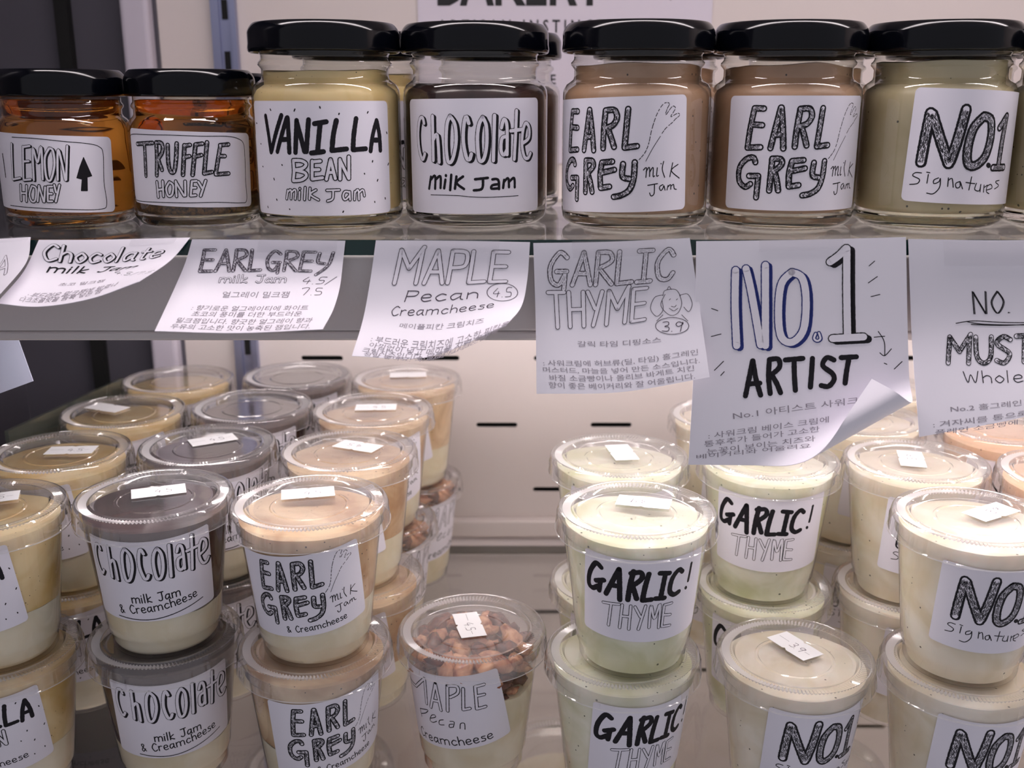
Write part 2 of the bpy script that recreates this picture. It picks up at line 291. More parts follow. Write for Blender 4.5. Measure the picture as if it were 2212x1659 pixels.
# ---------------------------------------------------------------- drawn data (mm in each label's own plane), signs, cup places
ART={
 'vanilla':[
  ('solid', 2.13, 0.0, '-24,17.5 -22.7,9.7 -21.7,2.6;-14.5,17.8 -18.1,10.4 -21.4,2.8;-11.8,16.8 -14.9,9.8 -17.8,2.9;-11.5,16.9 -11.4,9.9 -11.5,2.7;-15,7.9 -11.3,8.1;-7.3,15.8 -8.6,2.7;-7.3,15.2 -5.9,9.3 -4.5,3.1;-2.1,16.1 -2.9,9.9 -3.7,3.1;0.3,14.5 5.2,15.3;2.7,14.9 1,2.8;-1.6,2.5 3.5,3.1;9.4,15.8 7.9,9.9 7.1,4;7,3.5 13.2,4.1;17.9,16.5 16.6,9.8 16,3.8;16,3.7 21.9,4;28,15.6 25.7,9.6 24.3,3;28.1,15.5 29.4,9.6 29.7,3.1;25.6,7.5 29.3,7.4'),
  ('outline', 1.23, 0.45, '-9.8,-0.6 -9.7,-5.1 -10.3,-8.9;-9.8,-0.6 -6.1,-0.7 -4.1,-2 -5.6,-3.8 -9.3,-4.5;-9.3,-4.6 -5.1,-5.5 -4.3,-7.1 -6.6,-8.7 -10.3,-9.1;-1.4,-0.8 -1.8,-8.3;-1.4,-1.1 2,-0.8;-1.6,-4.4 1.3,-4.3;-1.8,-8.3 2.6,-7.7;6.3,-0.2 4.2,-8.4;6.3,-0.2 7.9,-8.1;5.1,-5.6 7.4,-5.5;10.2,-0.2 9.9,-8.4;10.2,-0.6 13.6,-8.2;14,0.8 13.7,-8.2'),
  ('outline', 0.71, 0.39, '-14.1,-16.8 -13.3,-13.2;-13.5,-14 -11.9,-12.9 -11.6,-14.3 -11.9,-16.7;-11.5,-14 -9.8,-12.8 -9.4,-14.2 -9.9,-16.8;-7.6,-13.7 -8,-16.9;-7.4,-12.3 -7.4,-12.4;-5,-11.8 -5.6,-16.9;-2.9,-12.1 -3.4,-16.7;-0.4,-12.8 -2.9,-14.7 0.5,-17;4.2,-13 9.4,-12.9;6.8,-12.9 6.4,-16.5 4.3,-17.5;13.8,-14 11.8,-13.7 10.9,-15.5 11.7,-17.1 13.8,-15.3;13.8,-13.8 13.8,-17.2;15.8,-17.2 16.1,-13.8;16.1,-14.3 17.6,-13.1 17.8,-17.3;17.9,-14.4 19.8,-13.2 20.4,-15.8'),
  ('solid', 0.58, 0.0, '-20.6,20.4 -20.3,19.8;-7.8,20.4 -8.2,19.6;2.8,21.4 3,20.8;10.7,18.7 10.5,18.2;23.7,19.3 23.3,18.7;-33.1,14.5 -32.3,14.3;34,10.7 34.3,10;-29.5,5.9 -29.2,5.7;25.2,-1.1 25,-1.7;34.8,-2.6 34.3,-3.4;-29,-3.7 -28.6,-3.9;-15.7,-2.5 -15.5,-2.8;-20.9,-8.4 -20.6,-9.1;20.8,-6.3 20.9,-6.6;27.7,-9.2 27.3,-9.9;-19.9,-17.2 -19.7,-17.7;25.5,-18.5 25.6,-18.9;31.7,-17.3 31.8,-17.9;-26.6,-20.7 -26.3,-21.3;-13,-21.1 -12.8,-21.3;10.8,-21.9 10.5,-22.4'),
 ],
 'chocolate':[
  ('shadow', 1.48, 0.52, '-23.1,14.1 -23.9,16.4 -25.8,15.6 -27.1,9.8 -26.6,3 -24.7,-1.2 -23.1,1.2;-18.2,17.1 -18.3,8 -18.4,-1.5;-18,7.4 -16.2,9.5 -15.6,5 -15.4,-2.2;-9.7,17.1 -7.6,13.5 -7.3,6.2 -9.1,-1.1 -11.1,-1.8 -11.8,5 -11.2,13.5 -9.7,17.1;-1.6,14 -2.7,16.9 -3.8,12.8 -4.1,6.2 -2.9,-0.2 -1.6,-1 -0.8,1.3;4.3,16.5 5.8,12.7 5.8,4.9 4.4,-1 2.5,-1 1.9,7.4 2.7,13.4 4.3,16.5;9.4,17.2 9,7.9 8.6,-1.7;12.4,12 13.6,15.5 15,12.6 14.9,0.7;15,8.3 12.6,7.5 12.1,2.6 13.4,0.6 14.9,2.8;19.8,19 19.2,8.8 18.4,-1.4;16.8,10.6 22.6,11.1;23.1,5.3 26.7,7.4 26.9,11.7 24.9,13.7 23.2,10.5 22.6,4.4 24,-0.6 26.2,-1.2 27.8,0.8'),
  ('solid', 1.16, 0.0, '-21.2,-13.7 -20,-8.5;-20,-9.7 -17.7,-8.1 -17.9,-13.6;-17.6,-9.8 -15,-8.2 -15.1,-13.2;-12.6,-9.6 -13.3,-13.3;-12.3,-7.7 -12.3,-8;-9.8,-7.5 -10.5,-14;-7.5,-8.2 -8.3,-13.4;-4.6,-8.2 -7.5,-10.8 -4.3,-13.5;0.6,-9.4 6.1,-8.9;4,-9.2 3.5,-13.4 0,-14.1;8.1,-9.6 9.9,-9.5 10.9,-10.5 11,-13.8;10.9,-11.7 8.1,-12.1 7.6,-13.5 10.7,-13.5;12.9,-13.4 13.4,-10;13.4,-10.8 15.4,-9.3 15.7,-13.2;15.8,-10.9 18.3,-9.4 18.6,-13.4'),
  ('solid', 0.32, 0.0, '-20.3,-16.3 -7.7,-16.3 -1.3,-16.9 8.2,-17.2 20.4,-17.1'),
 ],
 'earl':[
  ('hatch', 1.48, 0.65, '-21.1,18.6 -22.5,10.6 -23.4,2.3;-21.1,18.6 -17,18.5;-21.8,12 -17.3,11.7;-23.4,2.3 -17.5,2.6;-10,18.9 -11.7,10.4 -13.3,2.3;-9.8,18.9 -8.7,10.4 -8,2.2;-11.7,7.9 -8.4,7.9;-2.1,18.4 -3,10.3 -3.4,3;-2.1,18.4 1.8,18.4 2.9,15.4 1.2,12.5 -1.6,11.4;-1.2,11.3 0.3,7.2 1.5,3.5;7.6,18.7 6.7,10 6,3.3;6,3.1 11.1,3.6;-19.3,-3.7 -20.4,-1.8 -23.5,-2.5 -26.6,-6.2 -26.6,-11.5 -23.6,-14.2 -21,-12.9;-21.9,-9.5 -17.7,-9.4;-17.7,-9.6 -18.1,-18.5;-12.2,-2 -12.7,-15.4;-12.2,-2 -8.8,-2.2 -8.3,-4.4 -11,-7.1;-11,-7.4 -9.9,-10.8 -9,-15.2;-4,-2.9 -4.9,-7.7 -4.8,-13.2;-4,-2.9 0.7,-2.5;-4,-7.1 1.5,-5.9;-4.7,-13.5 -0.7,-12.9;5.3,-3.6 5,-8.7 7.8,-9.8;10.2,-3 9.7,-9.4 8,-14.2 4.6,-16.5 1.2,-17.2'),
  ('dash', 0.32, 0.0, '12,-2 14.5,0.9 16,4.4 17.2,9.7 18.7,14.3 20,17.2 21.9,19.9 23.6,20.7 25,20.2 24.1,18.5 23.3,16.4 23.6,16 25.1,17.9 26.6,19.2 27.8,18.5 27,17 25.7,15.3 26,15 27.9,15.9 29.5,16.2 29.7,15.2 27.9,14 26.5,12.7 24.5,11.3 22.9,9.9 21.3,7.8'),
  ('solid', 0.26, 0.0, '21,7.2 17.8,2.6 14.8,-2.7'),
  ('solid', 0.45, 0.0, '13.8,-6.3 15.1,-5.4 14.8,-9.4;14.9,-7.1 16.3,-5.2 16.4,-9.1;16.5,-7.2 17.9,-5.3 17.9,-9.1 18.5,-8.9;19.7,-5.6 19.4,-9 20.2,-8.8;21.3,-3.9 21.4,-4.1;22.5,-3.1 21.9,-6.3 23,-9.7;26.7,-3.9 25.4,-9.6;29.4,-4.7 26.1,-7.1 30.1,-10.5;15.6,-12.7 19.8,-12.2;18.5,-12.4 18.3,-16.3 17,-17.2 16.4,-15.9;22.2,-12.7 20.7,-13.6 21.3,-15.2 22.4,-13.9 22.6,-12.9 23.2,-15.1;24.1,-15.1 24.6,-13.2;24.6,-13.8 25.8,-12.9 25.9,-14.9;25.9,-13.7 27.2,-12.9 27.6,-14.7 28.7,-15.1'),
 ],
 'truffle':[
  ('hatch', 0.97, 0.52, '-24.4,9.5 -14.8,10.5;-19.4,9.5 -19.5,3.2 -19.7,-3.7;-12.9,10.8 -13,3.6 -13.5,-3.1;-12.9,10.8 -10.3,10.5 -10.2,7.1 -12.5,3.8;-12.2,3.4 -10.8,-0.6;-7.6,10 -7.7,2.7 -6.8,-1.2 -5.2,-0.8 -4.2,4.7 -3.7,10.8;-0.5,10.2 -1.6,-2.3;-0.5,9.9 1.7,10.4;-1,5 1.3,5.7;4,10.6 2.4,-2.2;4,10.6 6.8,11.1;3.2,5.4 6.2,6.3;8.8,11.7 7.2,-1.4;7.2,-1.5 10.4,-0.8;14.4,10 12.1,-1.3;14.4,10.6 18.3,11;13.6,6 16.4,6;12.1,-1.8 17.9,-1.4'),
  ('outline', 0.84, 0.39, '-13.6,-5.9 -13.3,-12.4;-10.7,-5.4 -10.7,-11.9;-13.5,-9.3 -10.6,-8.8;-7.6,-5.6 -9.2,-8.4 -8.4,-11.5 -6.6,-10.8 -6,-7 -7.6,-5.6;-4.8,-5.1 -4.7,-11.6;-4.8,-5.4 -1.5,-11.2;-0.8,-5 -0.9,-11.1;2,-4.9 1.3,-11.1;2,-4.9 3.9,-4.7;1.6,-7.7 3.5,-7.6;1.3,-11.1 3.4,-10.8;4.7,-5.1 6.1,-7.7;7.7,-4.5 5.4,-11.1'),
  ('solid', 0.32, 0.0, '-30.8,10.1 -30.7,12.3 -27,13.5 -13.5,13.9 -4.9,14.2 7.1,14.2 17.3,14.4 23.2,13.6 26.6,11.4 27.2,5.2 27.1,-4.3 27.3,-13.2 23.6,-14.3 12.3,-13.8 0.1,-14.2 -13.1,-14.6 -26.9,-15.2 -30.3,-13.7 -32.6,-3.5 -30.8,10.1'),
 ],
 'lemon':[
  ('shadow', 0.84, 0.45, '-13.5,11.8 -14.2,4.4 -14.7,-3.1;-14.7,-3.4 -10.2,-2.4;-7.4,11 -8.5,-3.2;-7.4,10.8 -4.3,11.4;-7.8,4.7 -5.2,5;-8.5,-3.2 -5,-2.7;-3.5,-2.9 -2.9,10.5 -1.3,4.6 0.7,11.4 0.4,-2.4;4,10.9 1.9,6.6 2,-1.4 3.7,-2.5 5.6,3.7 5.4,9.7 4,10.9;6.5,-2.4 7.5,10.4 9.6,-2.4;11.1,12 9.9,-2.3'),
  ('outline', 0.77, 0.39, '-10.3,-5.4 -10.7,-12.1;-7.2,-5.5 -7.9,-12.2;-10.5,-8.9 -7.5,-8.7;-4.6,-5.4 -6.1,-9.2 -5.3,-11.9 -3.6,-11.5 -2.8,-6.5 -4.6,-5.4;-1.4,-5.2 -2.5,-11.9;-1.4,-5.5 0.2,-11.9;1.2,-5.7 0.4,-11.9;2.3,-5.4 1.9,-11.7;2.3,-5.4 4.1,-5.3;2.1,-8.4 3.8,-8.4;1.9,-11.7 3.8,-11.6;5,-4.6 5.5,-7.7;7.1,-4.6 5.2,-11.7'),
  ('fill', 0.0, 0.0, '17.4,7.3 18.7,3.9 20.4,-0.5 18.4,-1.1 18.2,-6.9 15.7,-6.9 16.3,-2 14.2,-1.4 15.7,3.3'),
  ('solid', 0.32, 0.0, '-12.9,14.6 -1.2,14.6 10.5,13.8 19.2,13.2 24.3,12 26.1,8.9 25.7,-2.9 26.4,-12.4 23.9,-14.9 11.7,-15 -0.2,-14.8 -18.6,-14.9'),
  ('solid', 0.71, 0.0, '-21.1,7 -20.7,2.7 -20.4,-2.9'),
 ],
 'no1':[
  ('hatch2', 2.71, 0.97, '-26.3,13.5 -27,3.1 -27.4,-7;-25.5,13 -21,2.8 -16.4,-7;-12.5,15.4 -14.1,3.2 -15.9,-5.9'),
  ('hatch2', 2.32, 0.97, '-4.2,12.9 -8.1,8.1 -9.4,0.4 -8.5,-6.2 -5.2,-7.4 -0.8,-3.5 0.8,4.2 -0.4,11.3 -4.2,12.9'),
  ('solid', 2.06, 0.0, '1.5,-6.9 2.1,-7.2'),
  ('hatch2', 1.68, 0.84, '9.2,13.4 8.4,3.8 8.1,-7;9.2,13.4 5.3,8.5;4.6,-8 12.7,-7.8'),
  ('solid', 0.45, 0.0, '-26.5,-11.4 -28.8,-11.4 -29.9,-12.7 -27,-14.1 -27.6,-15.9 -30.6,-16.5;-23.7,-11.8 -23.8,-15.5;-24.5,-10.9 -23.2,-11.1;-19.5,-13 -21.2,-14 -21,-15.5 -19.1,-14.5 -18.8,-12.9 -18.6,-16.9 -20.7,-19.7 -23.3,-19.6;-15.4,-16.4 -15.6,-12.8;-15.4,-13.8 -14.1,-13 -13.1,-16.6;-10.7,-14.1 -12.3,-15 -11.7,-16.8 -10.3,-16.2 -10.6,-14 -9.1,-17.1;-5.8,-12 -6.2,-17.5;-8,-14.4 -3.9,-14.8;-3.1,-14.6 -3.5,-17.2 -1.2,-17.7 -0.8,-15.1;-0.8,-15 -0.7,-18.2;1.2,-18.3 1,-15.3;1.2,-16.3 2.8,-15.3;2.7,-17.4 5.9,-16.5 4.8,-15 2.8,-15.9 2.8,-18 4.5,-18.9;10.4,-13.3 7.6,-13.9 10.5,-15.5 7.7,-16.9'),
 ],
 'garlic':[
  ('solid', 2.35, 0.0, '-20.4,13.5 -23.1,14.7 -26,9.1 -26.5,3.3 -24.4,1.8 -21.5,3.9;-22.8,6.1 -18.9,7.8;-20.5,6.8 -21,1.9;-12.4,14.9 -15.3,7.7 -17.7,1.5;-12.4,14.9 -11.9,7.5 -11.5,0.1;-15.7,6.3 -11.9,6.8;-6.4,14.8 -7.6,7.2 -8.1,0.7;-7.4,13.7 -3.4,14.4 -2.9,11.4 -6.7,7.6;-6.3,7.3 -4.5,1.6;0,13.7 -1.2,7.6 -2,1.3;-2,0.9 1.8,1.2;4.8,13.7 9.1,13;7.2,12.9 5.8,1.8;3.5,1.5 7.5,1.2;15.7,12 13.6,13.4 10.7,10.1 9.8,4.3 11.9,1.8 14.6,2.4'),
  ('solid', 1.41, 0.0, '21,14.1 20.4,9.4 19.8,5.7'),
  ('solid', 1.6, 0.0, '18.6,2.9 18.8,2.6'),
  ('outline', 0.89, 0.28, '-18.8,-3.2 -11.6,-2.1;-15.1,-2.8 -15.9,-13.8;-10.3,-2.1 -10.9,-13.7;-6.7,-2.1 -7,-13.8;-10.6,-7.7 -6.9,-7.5;-4.9,-2.4 -2.4,-7.3;-0.5,-1.8 -3,-13.5;1.5,-12.7 1.8,-1.9 3.6,-8.4 5.7,-1.6 5.8,-13.3;7.7,-2.3 7.2,-12.5;7.7,-2.3 11.3,-2.2;7.4,-7.2 11,-7.9;7.3,-13 11.2,-13.4'),
 ],
 'maple':[
  ('outline', 1.07, 0.38, '-28.1,8.7 -28.5,-3.6;-28.1,8.6 -16.6,9.1;-16.6,9.1 -8,16.3;-7.7,16.4 -9.9,2.6;-1.4,15.4 -7.3,1.5;-1.4,15.4 -1.5,1.2;-4.9,5.8 -1.6,5.9;4.8,15 2,1.3;4.8,15 9.2,14.7 8.9,11.2 4.9,8.9;11.9,13.3 9.8,2.6;9.7,2 12.7,2.2;17.4,13.1 15.9,1.8;17.4,13.4 21.5,13.5;16.8,8.3 20.5,8.1;15.8,1.3 19.8,1.3'),
  ('solid', 0.44, 0.0, '-16.7,-2.8 -16.4,-6.9;-16.7,-2.8 -10.1,-0.9 -11.9,-3.1 -16.1,-5.2;-9.6,-5.2 -5.7,-3.4 -6,-2.3 -8.2,-3.3 -9.7,-6.3 -8,-6.9 -5.5,-5.6;-1.4,-4 -3.7,-4.8 -4.2,-7 -1.6,-6.8;1.9,-4.4 3.9,-4.7 2.9,-7.6;3.1,-5.9 1.3,-6.2 1,-7.8 2.8,-7.6;6,-8.4 6.8,-5.7 8.6,-5.7 8.2,-9'),
  ('solid', 0.5, 0.0, '-18.1,-11.1 -22,-14.7 -19.6,-15.3 -14.6,-12.6 -12.5,-11.1 -12.2,-12.8 -10.3,-10.5 -9.5,-12.4 -7.7,-10.2 -7.4,-12.4 -5.7,-10.3 -5.1,-12.6 -3.3,-10.3 -3.1,-12.8 -1.3,-10.4 -1.8,-13.4 0.7,-9 0.9,-10 -0.8,-13.7 1.1,-11.4 1.4,-13.9 3.5,-12.4 3.5,-11 2.1,-12.2 2.8,-14 5.5,-12.6 5.6,-11.3 4.4,-12.4 5,-14 7.7,-11.6 9.4,-12.5 9.5,-14.3 7.7,-15 11,-13.8 13.6,-12 14.2,-10.9 13,-11.8 13,-13.5 15.9,-12.6 16.6,-11.8 15.5,-11.8 14.7,-13.6 16.3,-13.8'),
 ],
}
SIGNS=[
('vanilla',[[(-0.22995,0.4175,0.25724),(-0.21049,0.4175,0.25724),(-0.19259,0.4175,0.25816)],[(-0.22729,0.408,0.24698),(-0.2102,0.408,0.24514),(-0.19145,0.408,0.24918)],[(-0.2264,0.385,0.2286),(-0.21043,0.385,0.23038),(-0.19438,0.385,0.23835)]],[
 ('caps', 'A', [(0.6584, 0.5959), (0.8307, 0.5969), (0.8059, 0.2781), (0.6877, 0.3377)], 'outline', 0.9, 0.25),
]),
('chocolate',[[(-0.18939,0.4175,0.25705),(-0.16882,0.4175,0.25705),(-0.14933,0.4175,0.25742),(-0.12872,0.4175,0.25798)],[(-0.19375,0.41,0.24519),(-0.17278,0.41,0.24408),(-0.15332,0.41,0.24593),(-0.135,0.41,0.24998)],[(-0.19697,0.392,0.23614),(-0.18068,0.392,0.23488),(-0.16089,0.392,0.23793),(-0.14172,0.392,0.24452)]],[
 ('hand', 'Chocolate', [(0.0775, 0.3037), (0.8656, 0.3525), (0.9068, 0.1648), (0.0609, 0.0699)], 'shadow', 0.95, 0.34),
 ('hand', 'milk Jam', [(0.1424, 0.4758), (0.7258, 0.4773), (0.7891, 0.4424), (0.143, 0.3504)], 'solid', 0.75, 0),
 ('hand', '4.5/7.5', [(0.5984, 0.5375), (0.9596, 0.7641), (0.9867, 0.7291), (0.6006, 0.4775)], 'solid', 0.2, 0),
 ('type', '초코 밀크잼', [(0.2832, 0.6746), (0.5846, 0.6746), (0.5795, 0.609), (0.2777, 0.6156)]),
 ('type', ': 부드러운 밀크잼에 발로나', [(0.1504, 0.8734), (0.7619, 0.8447), (0.7363, 0.7199), (0.1691, 0.7803)]),
 ('type', '다크초콜릿을 듬뿍 넣은 잼', [(0.1473, 0.9469), (0.6938, 0.9291), (0.6645, 0.8123), (0.1314, 0.8629)]),
]),
('earl',[[(-0.12804,0.4175,0.25724),(-0.09748,0.4175,0.25705),(-0.06673,0.4175,0.25668)],[(-0.13112,0.416,0.24797),(-0.09957,0.416,0.2476),(-0.06801,0.416,0.24722)],[(-0.1344,0.411,0.23908),(-0.10175,0.411,0.23871),(-0.06868,0.411,0.23908)],[(-0.13553,0.4,0.23223),(-0.10323,0.4,0.2315),(-0.06975,0.4,0.23223)],[(-0.13502,0.385,0.22682),(-0.10341,0.385,0.2261),(-0.0715,0.385,0.22753)]],[
 ('caps', 'EARL', [(0.1127, 0.334), (0.4871, 0.3174), (0.476, 0.1059), (0.0996, 0.1113)], 'hatch', 1.0, 0.28),
 ('caps', 'GREy', [(0.5275, 0.3168), (0.9057, 0.3223), (0.9314, 0.125), (0.5129, 0.1148)], 'hatch', 0.9, 0.26),
 ('hand', 'milk Jam', [(0.2592, 0.4449), (0.6672, 0.4422), (0.6674, 0.3637), (0.2537, 0.3689)], 'outline', 0.45, 0.18),
 ('hand', '4.5/', [(0.766, 0.4637), (0.9434, 0.4674), (0.9734, 0.384), (0.7732, 0.3834)], 'solid', 0.25, 0),
 ('hand', '7.5', [(0.7799, 0.5852), (0.9014, 0.5896), (0.8979, 0.508), (0.7775, 0.5045)], 'solid', 0.25, 0),
 ('type', '얼그레이 밀크잼', [(0.3078, 0.6072), (0.7072, 0.6076), (0.709, 0.5279), (0.3059, 0.5271)]),
 ('type', ': 향기로운 얼그레이티에 화이트', [(0.1576, 0.7525), (0.8498, 0.7529), (0.8525, 0.6846), (0.1635, 0.6844)]),
 ('type', '초코의 풍미를 더한 부드러운', [(0.1736, 0.8205), (0.8275, 0.8236), (0.8281, 0.7518), (0.1797, 0.7512)]),
 ('type', '밀크잼입니다. 향긋한 얼그레이 향과', [(0.0975, 0.9002), (0.9084, 0.9111), (0.9111, 0.8355), (0.1086, 0.8297)]),
 ('type', '우유의 고소한 맛이 농축된 잼입니다.', [(0.0811, 0.9701), (0.9168, 0.9861), (0.9195, 0.9121), (0.0865, 0.901)]),
]),
('maple',[[(-0.05449,0.4175,0.25687),(-0.02335,0.4175,0.25668),(0.00723,0.4175,0.25613)],[(-0.05694,0.415,0.24139),(-0.02624,0.415,0.24102),(0.00614,0.415,0.24139)],[(-0.0595,0.408,0.22653),(-0.02919,0.408,0.22691),(0.00368,0.408,0.23178)],[(-0.06217,0.393,0.21516),(-0.03253,0.393,0.21479),(-0.0025,0.393,0.22726)]],[
 ('caps', 'MAPLE', [(0.1623, 0.3615), (0.8672, 0.3488), (0.8701, 0.09), (0.158, 0.0807)], 'outline', 1.5, 0.28),
 ('hand', 'Pecan', [(0.2521, 0.5154), (0.715, 0.5047), (0.7143, 0.4053), (0.2617, 0.4141)], 'solid', 0.4, 0),
 ('hand', '4.5', [(0.8047, 0.5068), (0.918, 0.5242), (0.9123, 0.4082), (0.8053, 0.4107)], 'solid', 0.25, 0),
 ('ring', '', [(0.7756, 0.5416), (0.9637, 0.5793), (0.943, 0.3705), (0.7549, 0.3629)], 'solid', 0.25, 0),
 ('hand', 'Creamcheese', [(0.1787, 0.6336), (0.826, 0.6236), (0.8266, 0.5506), (0.1844, 0.5549)], 'solid', 0.35, 0),
 ('type', '메이플피칸 크림치즈', [(0.2535, 0.7367), (0.8018, 0.8014), (0.7938, 0.7199), (0.2566, 0.6887)]),
 ('type', ': 부드러운 크림치즈에 고소한 피칸을', [(0.091, 0.8668), (1.0217, 1.0314), (1.0, 0.8914), (0.0943, 0.7996)]),
 ('type', '아낌없이 넣고 메이플 시럽 풍미를', [(0.0902, 0.917), (0.9705, 1.0623), (0.9768, 0.9826), (0.0961, 0.8623)]),
 ('type', '크림치즈입니다. 달콤하고 고소한', [(0.0576, 0.9605), (0.898, 1.0848), (0.9072, 1.0082), (0.0584, 0.9105)]),
 ('type', '정말 좋아요. 꼭! 함께 드세요', [(0.0709, 0.9924), (0.8029, 1.0674), (0.8172, 1.0059), (0.0756, 0.9594)]),
]),
('garlic',[[(0.00853,0.4175,0.25576),(0.03968,0.4175,0.25631),(0.07113,0.4175,0.25779)],[(0.00956,0.414,0.22529),(0.04237,0.414,0.22567),(0.07593,0.414,0.22948)],[(0.00989,0.404,0.19675),(0.04401,0.404,0.19752),(0.07931,0.404,0.20369)]],[
 ('caps', 'GARLIC', [(0.0904, 0.2742), (0.858, 0.2682), (0.8977, 0.0703), (0.1166, 0.0645)], 'hatchl', 1.6, 0.28),
 ('caps', 'THYME', [(0.093, 0.5561), (0.666, 0.523), (0.7004, 0.3143), (0.0828, 0.3227)], 'outline', 1.35, 0.26),
 ('dog', '', [(0.7018, 0.5279), (0.9457, 0.5658), (0.9711, 0.3447), (0.7199, 0.3162)], 'solid', 0.22, 0),
 ('ring', '', [(0.7234, 0.6342), (0.9158, 0.6682), (0.9281, 0.5496), (0.7328, 0.5195)], 'solid', 0.25, 0),
 ('hand', '3.9', [(0.7627, 0.6213), (0.8805, 0.6418), (0.8932, 0.5707), (0.7742, 0.5516)], 'solid', 0.3, 0),
 ('type', '갈릭 타임 디핑소스', [(0.2541, 0.683), (0.7512, 0.6943), (0.7551, 0.6461), (0.2529, 0.6361)]),
 ('type', ': 사워크림에 허브류(딜, 타임) 홀그레인', [(0.0436, 0.8115), (0.9531, 0.8242), (0.9559, 0.7738), (0.0385, 0.7648)]),
 ('type', '머스터드, 마늘을 넣어 만든 소스입니다.', [(0.043, 0.8551), (0.9572, 0.8859), (0.957, 0.8385), (0.0379, 0.8115)]),
 ('type', '바질 소금빵이나 올리브 바게트 치킨', [(0.0809, 0.9113), (0.9209, 0.9318), (0.9205, 0.8848), (0.0762, 0.8615)]),
 ('type', '향이 좋은 베이커리와 잘 어울립니다.', [(0.0746, 0.9609), (0.9201, 0.9918), (0.9199, 0.9416), (0.0699, 0.9111)]),
]),
('no1',[[(0.07378,0.4175,0.2565),(0.11564,0.4175,0.25705),(0.15759,0.4175,0.25816)],[(0.07414,0.412,0.21228),(0.11739,0.412,0.21267),(0.161,0.412,0.21305)],[(0.07242,0.404,0.16653),(0.11864,0.404,0.16613),(0.16469,0.404,0.16573)]],[
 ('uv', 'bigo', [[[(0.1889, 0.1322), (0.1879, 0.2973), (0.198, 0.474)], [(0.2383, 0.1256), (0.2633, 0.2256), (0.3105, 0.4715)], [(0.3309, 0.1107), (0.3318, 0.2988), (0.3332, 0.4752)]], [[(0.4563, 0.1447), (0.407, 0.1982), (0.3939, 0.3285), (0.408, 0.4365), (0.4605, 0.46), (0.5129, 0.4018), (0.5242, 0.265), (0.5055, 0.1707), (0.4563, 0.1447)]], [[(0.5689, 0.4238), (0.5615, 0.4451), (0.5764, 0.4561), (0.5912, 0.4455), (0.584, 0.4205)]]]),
 ('uv', 'bigs', [[[(0.7178, 0.0428), (0.7162, 0.232), (0.718, 0.4396)], [(0.7139, 0.0426), (0.6797, 0.0738), (0.6379, 0.1014)], [(0.6473, 0.4461), (0.7217, 0.4432), (0.7924, 0.4404)]]]),
 ('uv', 'marker', [[[(0.2742, 0.5422), (0.2609, 0.6123), (0.2447, 0.6961)], [(0.2758, 0.5422), (0.2908, 0.6195), (0.3145, 0.6928)], [(0.2602, 0.6438), (0.3096, 0.6406)], [(0.3527, 0.5391), (0.35, 0.6129), (0.3584, 0.6859)], [(0.3525, 0.5371), (0.3936, 0.5359), (0.3998, 0.5711), (0.3609, 0.6059)], [(0.3646, 0.6059), (0.3873, 0.6408), (0.4061, 0.6826)], [(0.4271, 0.5396), (0.509, 0.5332)], [(0.4682, 0.54), (0.4697, 0.6064), (0.4744, 0.6725)], [(0.5537, 0.5336), (0.5496, 0.593), (0.5436, 0.6588)], [(0.6537, 0.5412), (0.6205, 0.5305), (0.6016, 0.5654), (0.6455, 0.6004), (0.6525, 0.6281), (0.6266, 0.6557), (0.5936, 0.6521)], [(0.6871, 0.5311), (0.7576, 0.5279)], [(0.7242, 0.5312), (0.7121, 0.5869), (0.7037, 0.6422)]]]),
 ('uv', 'pen', [[[(0.8227, 0.1232), (0.8494, 0.1025)], [(0.818, 0.1994), (0.8613, 0.1717)], [(0.8301, 0.2611), (0.8723, 0.252)], [(0.076, 0.3047), (0.1064, 0.3152)], [(0.0768, 0.432), (0.1232, 0.4209)], [(0.0965, 0.5832), (0.1383, 0.5432)], [(0.1271, 0.6061), (0.1428, 0.5893)], [(0.8621, 0.417), (0.8887, 0.4625), (0.8895, 0.5219)], [(0.8674, 0.5113), (0.8893, 0.524), (0.9213, 0.4943)], [(0.8422, 0.4424), (0.8914, 0.4387)], [(0.8861, 0.5566), (0.8986, 0.5615)], [(0.9318, 0.5824), (0.9691, 0.5502)]]]),
 ('type', 'No.1 아티스트 사워크림', [(0.1926, 0.799), (0.8178, 0.7229), (0.8187, 0.6871), (0.1869, 0.7605)]),
 ('type', ': 사워크림 베이스 크림에', [(0.083, 0.8846), (0.6262, 0.8104), (0.6266, 0.7785), (0.0814, 0.852)]),
 ('type', '통후추가 들어가 고소한', [(0.0682, 0.9213), (0.5838, 0.8504), (0.584, 0.8205), (0.0623, 0.8887)]),
 ('type', '눈꽃이 보이는 치즈와', [(0.0822, 0.9541), (0.5625, 0.8906), (0.5627, 0.8605), (0.0766, 0.9232)]),
 ('type', '베이커리와 어울려요', [(0.0338, 0.975), (0.5416, 0.9188), (0.5416, 0.8947), (0.0324, 0.9502)]),
]),
('no2',[[(0.15859,0.4175,0.25742),(0.19349,0.4175,0.25687),(0.22862,0.4175,0.25742)],[(0.16239,0.413,0.21784),(0.19806,0.413,0.21822),(0.2334,0.413,0.22072)],[(0.16439,0.4,0.17982),(0.19975,0.4,0.18686),(0.23372,0.4,0.19614)]],[
 ('hand', 'NO. 2', [(0.3605, 0.3732), (0.7195, 0.367), (0.7254, 0.2529), (0.3557, 0.2592)], 'double', 0.9, 0),
 ('uv', 'pen', [[[(0.2545, 0.4234), (0.3598, 0.4104), (0.5408, 0.4215), (0.8121, 0.4338)], [(0.3188, 0.4146), (0.4043, 0.4273), (0.6412, 0.4389), (0.8293, 0.4477)], [(0.3406, 0.4289), (0.5398, 0.4369), (0.7213, 0.4354)]]]),
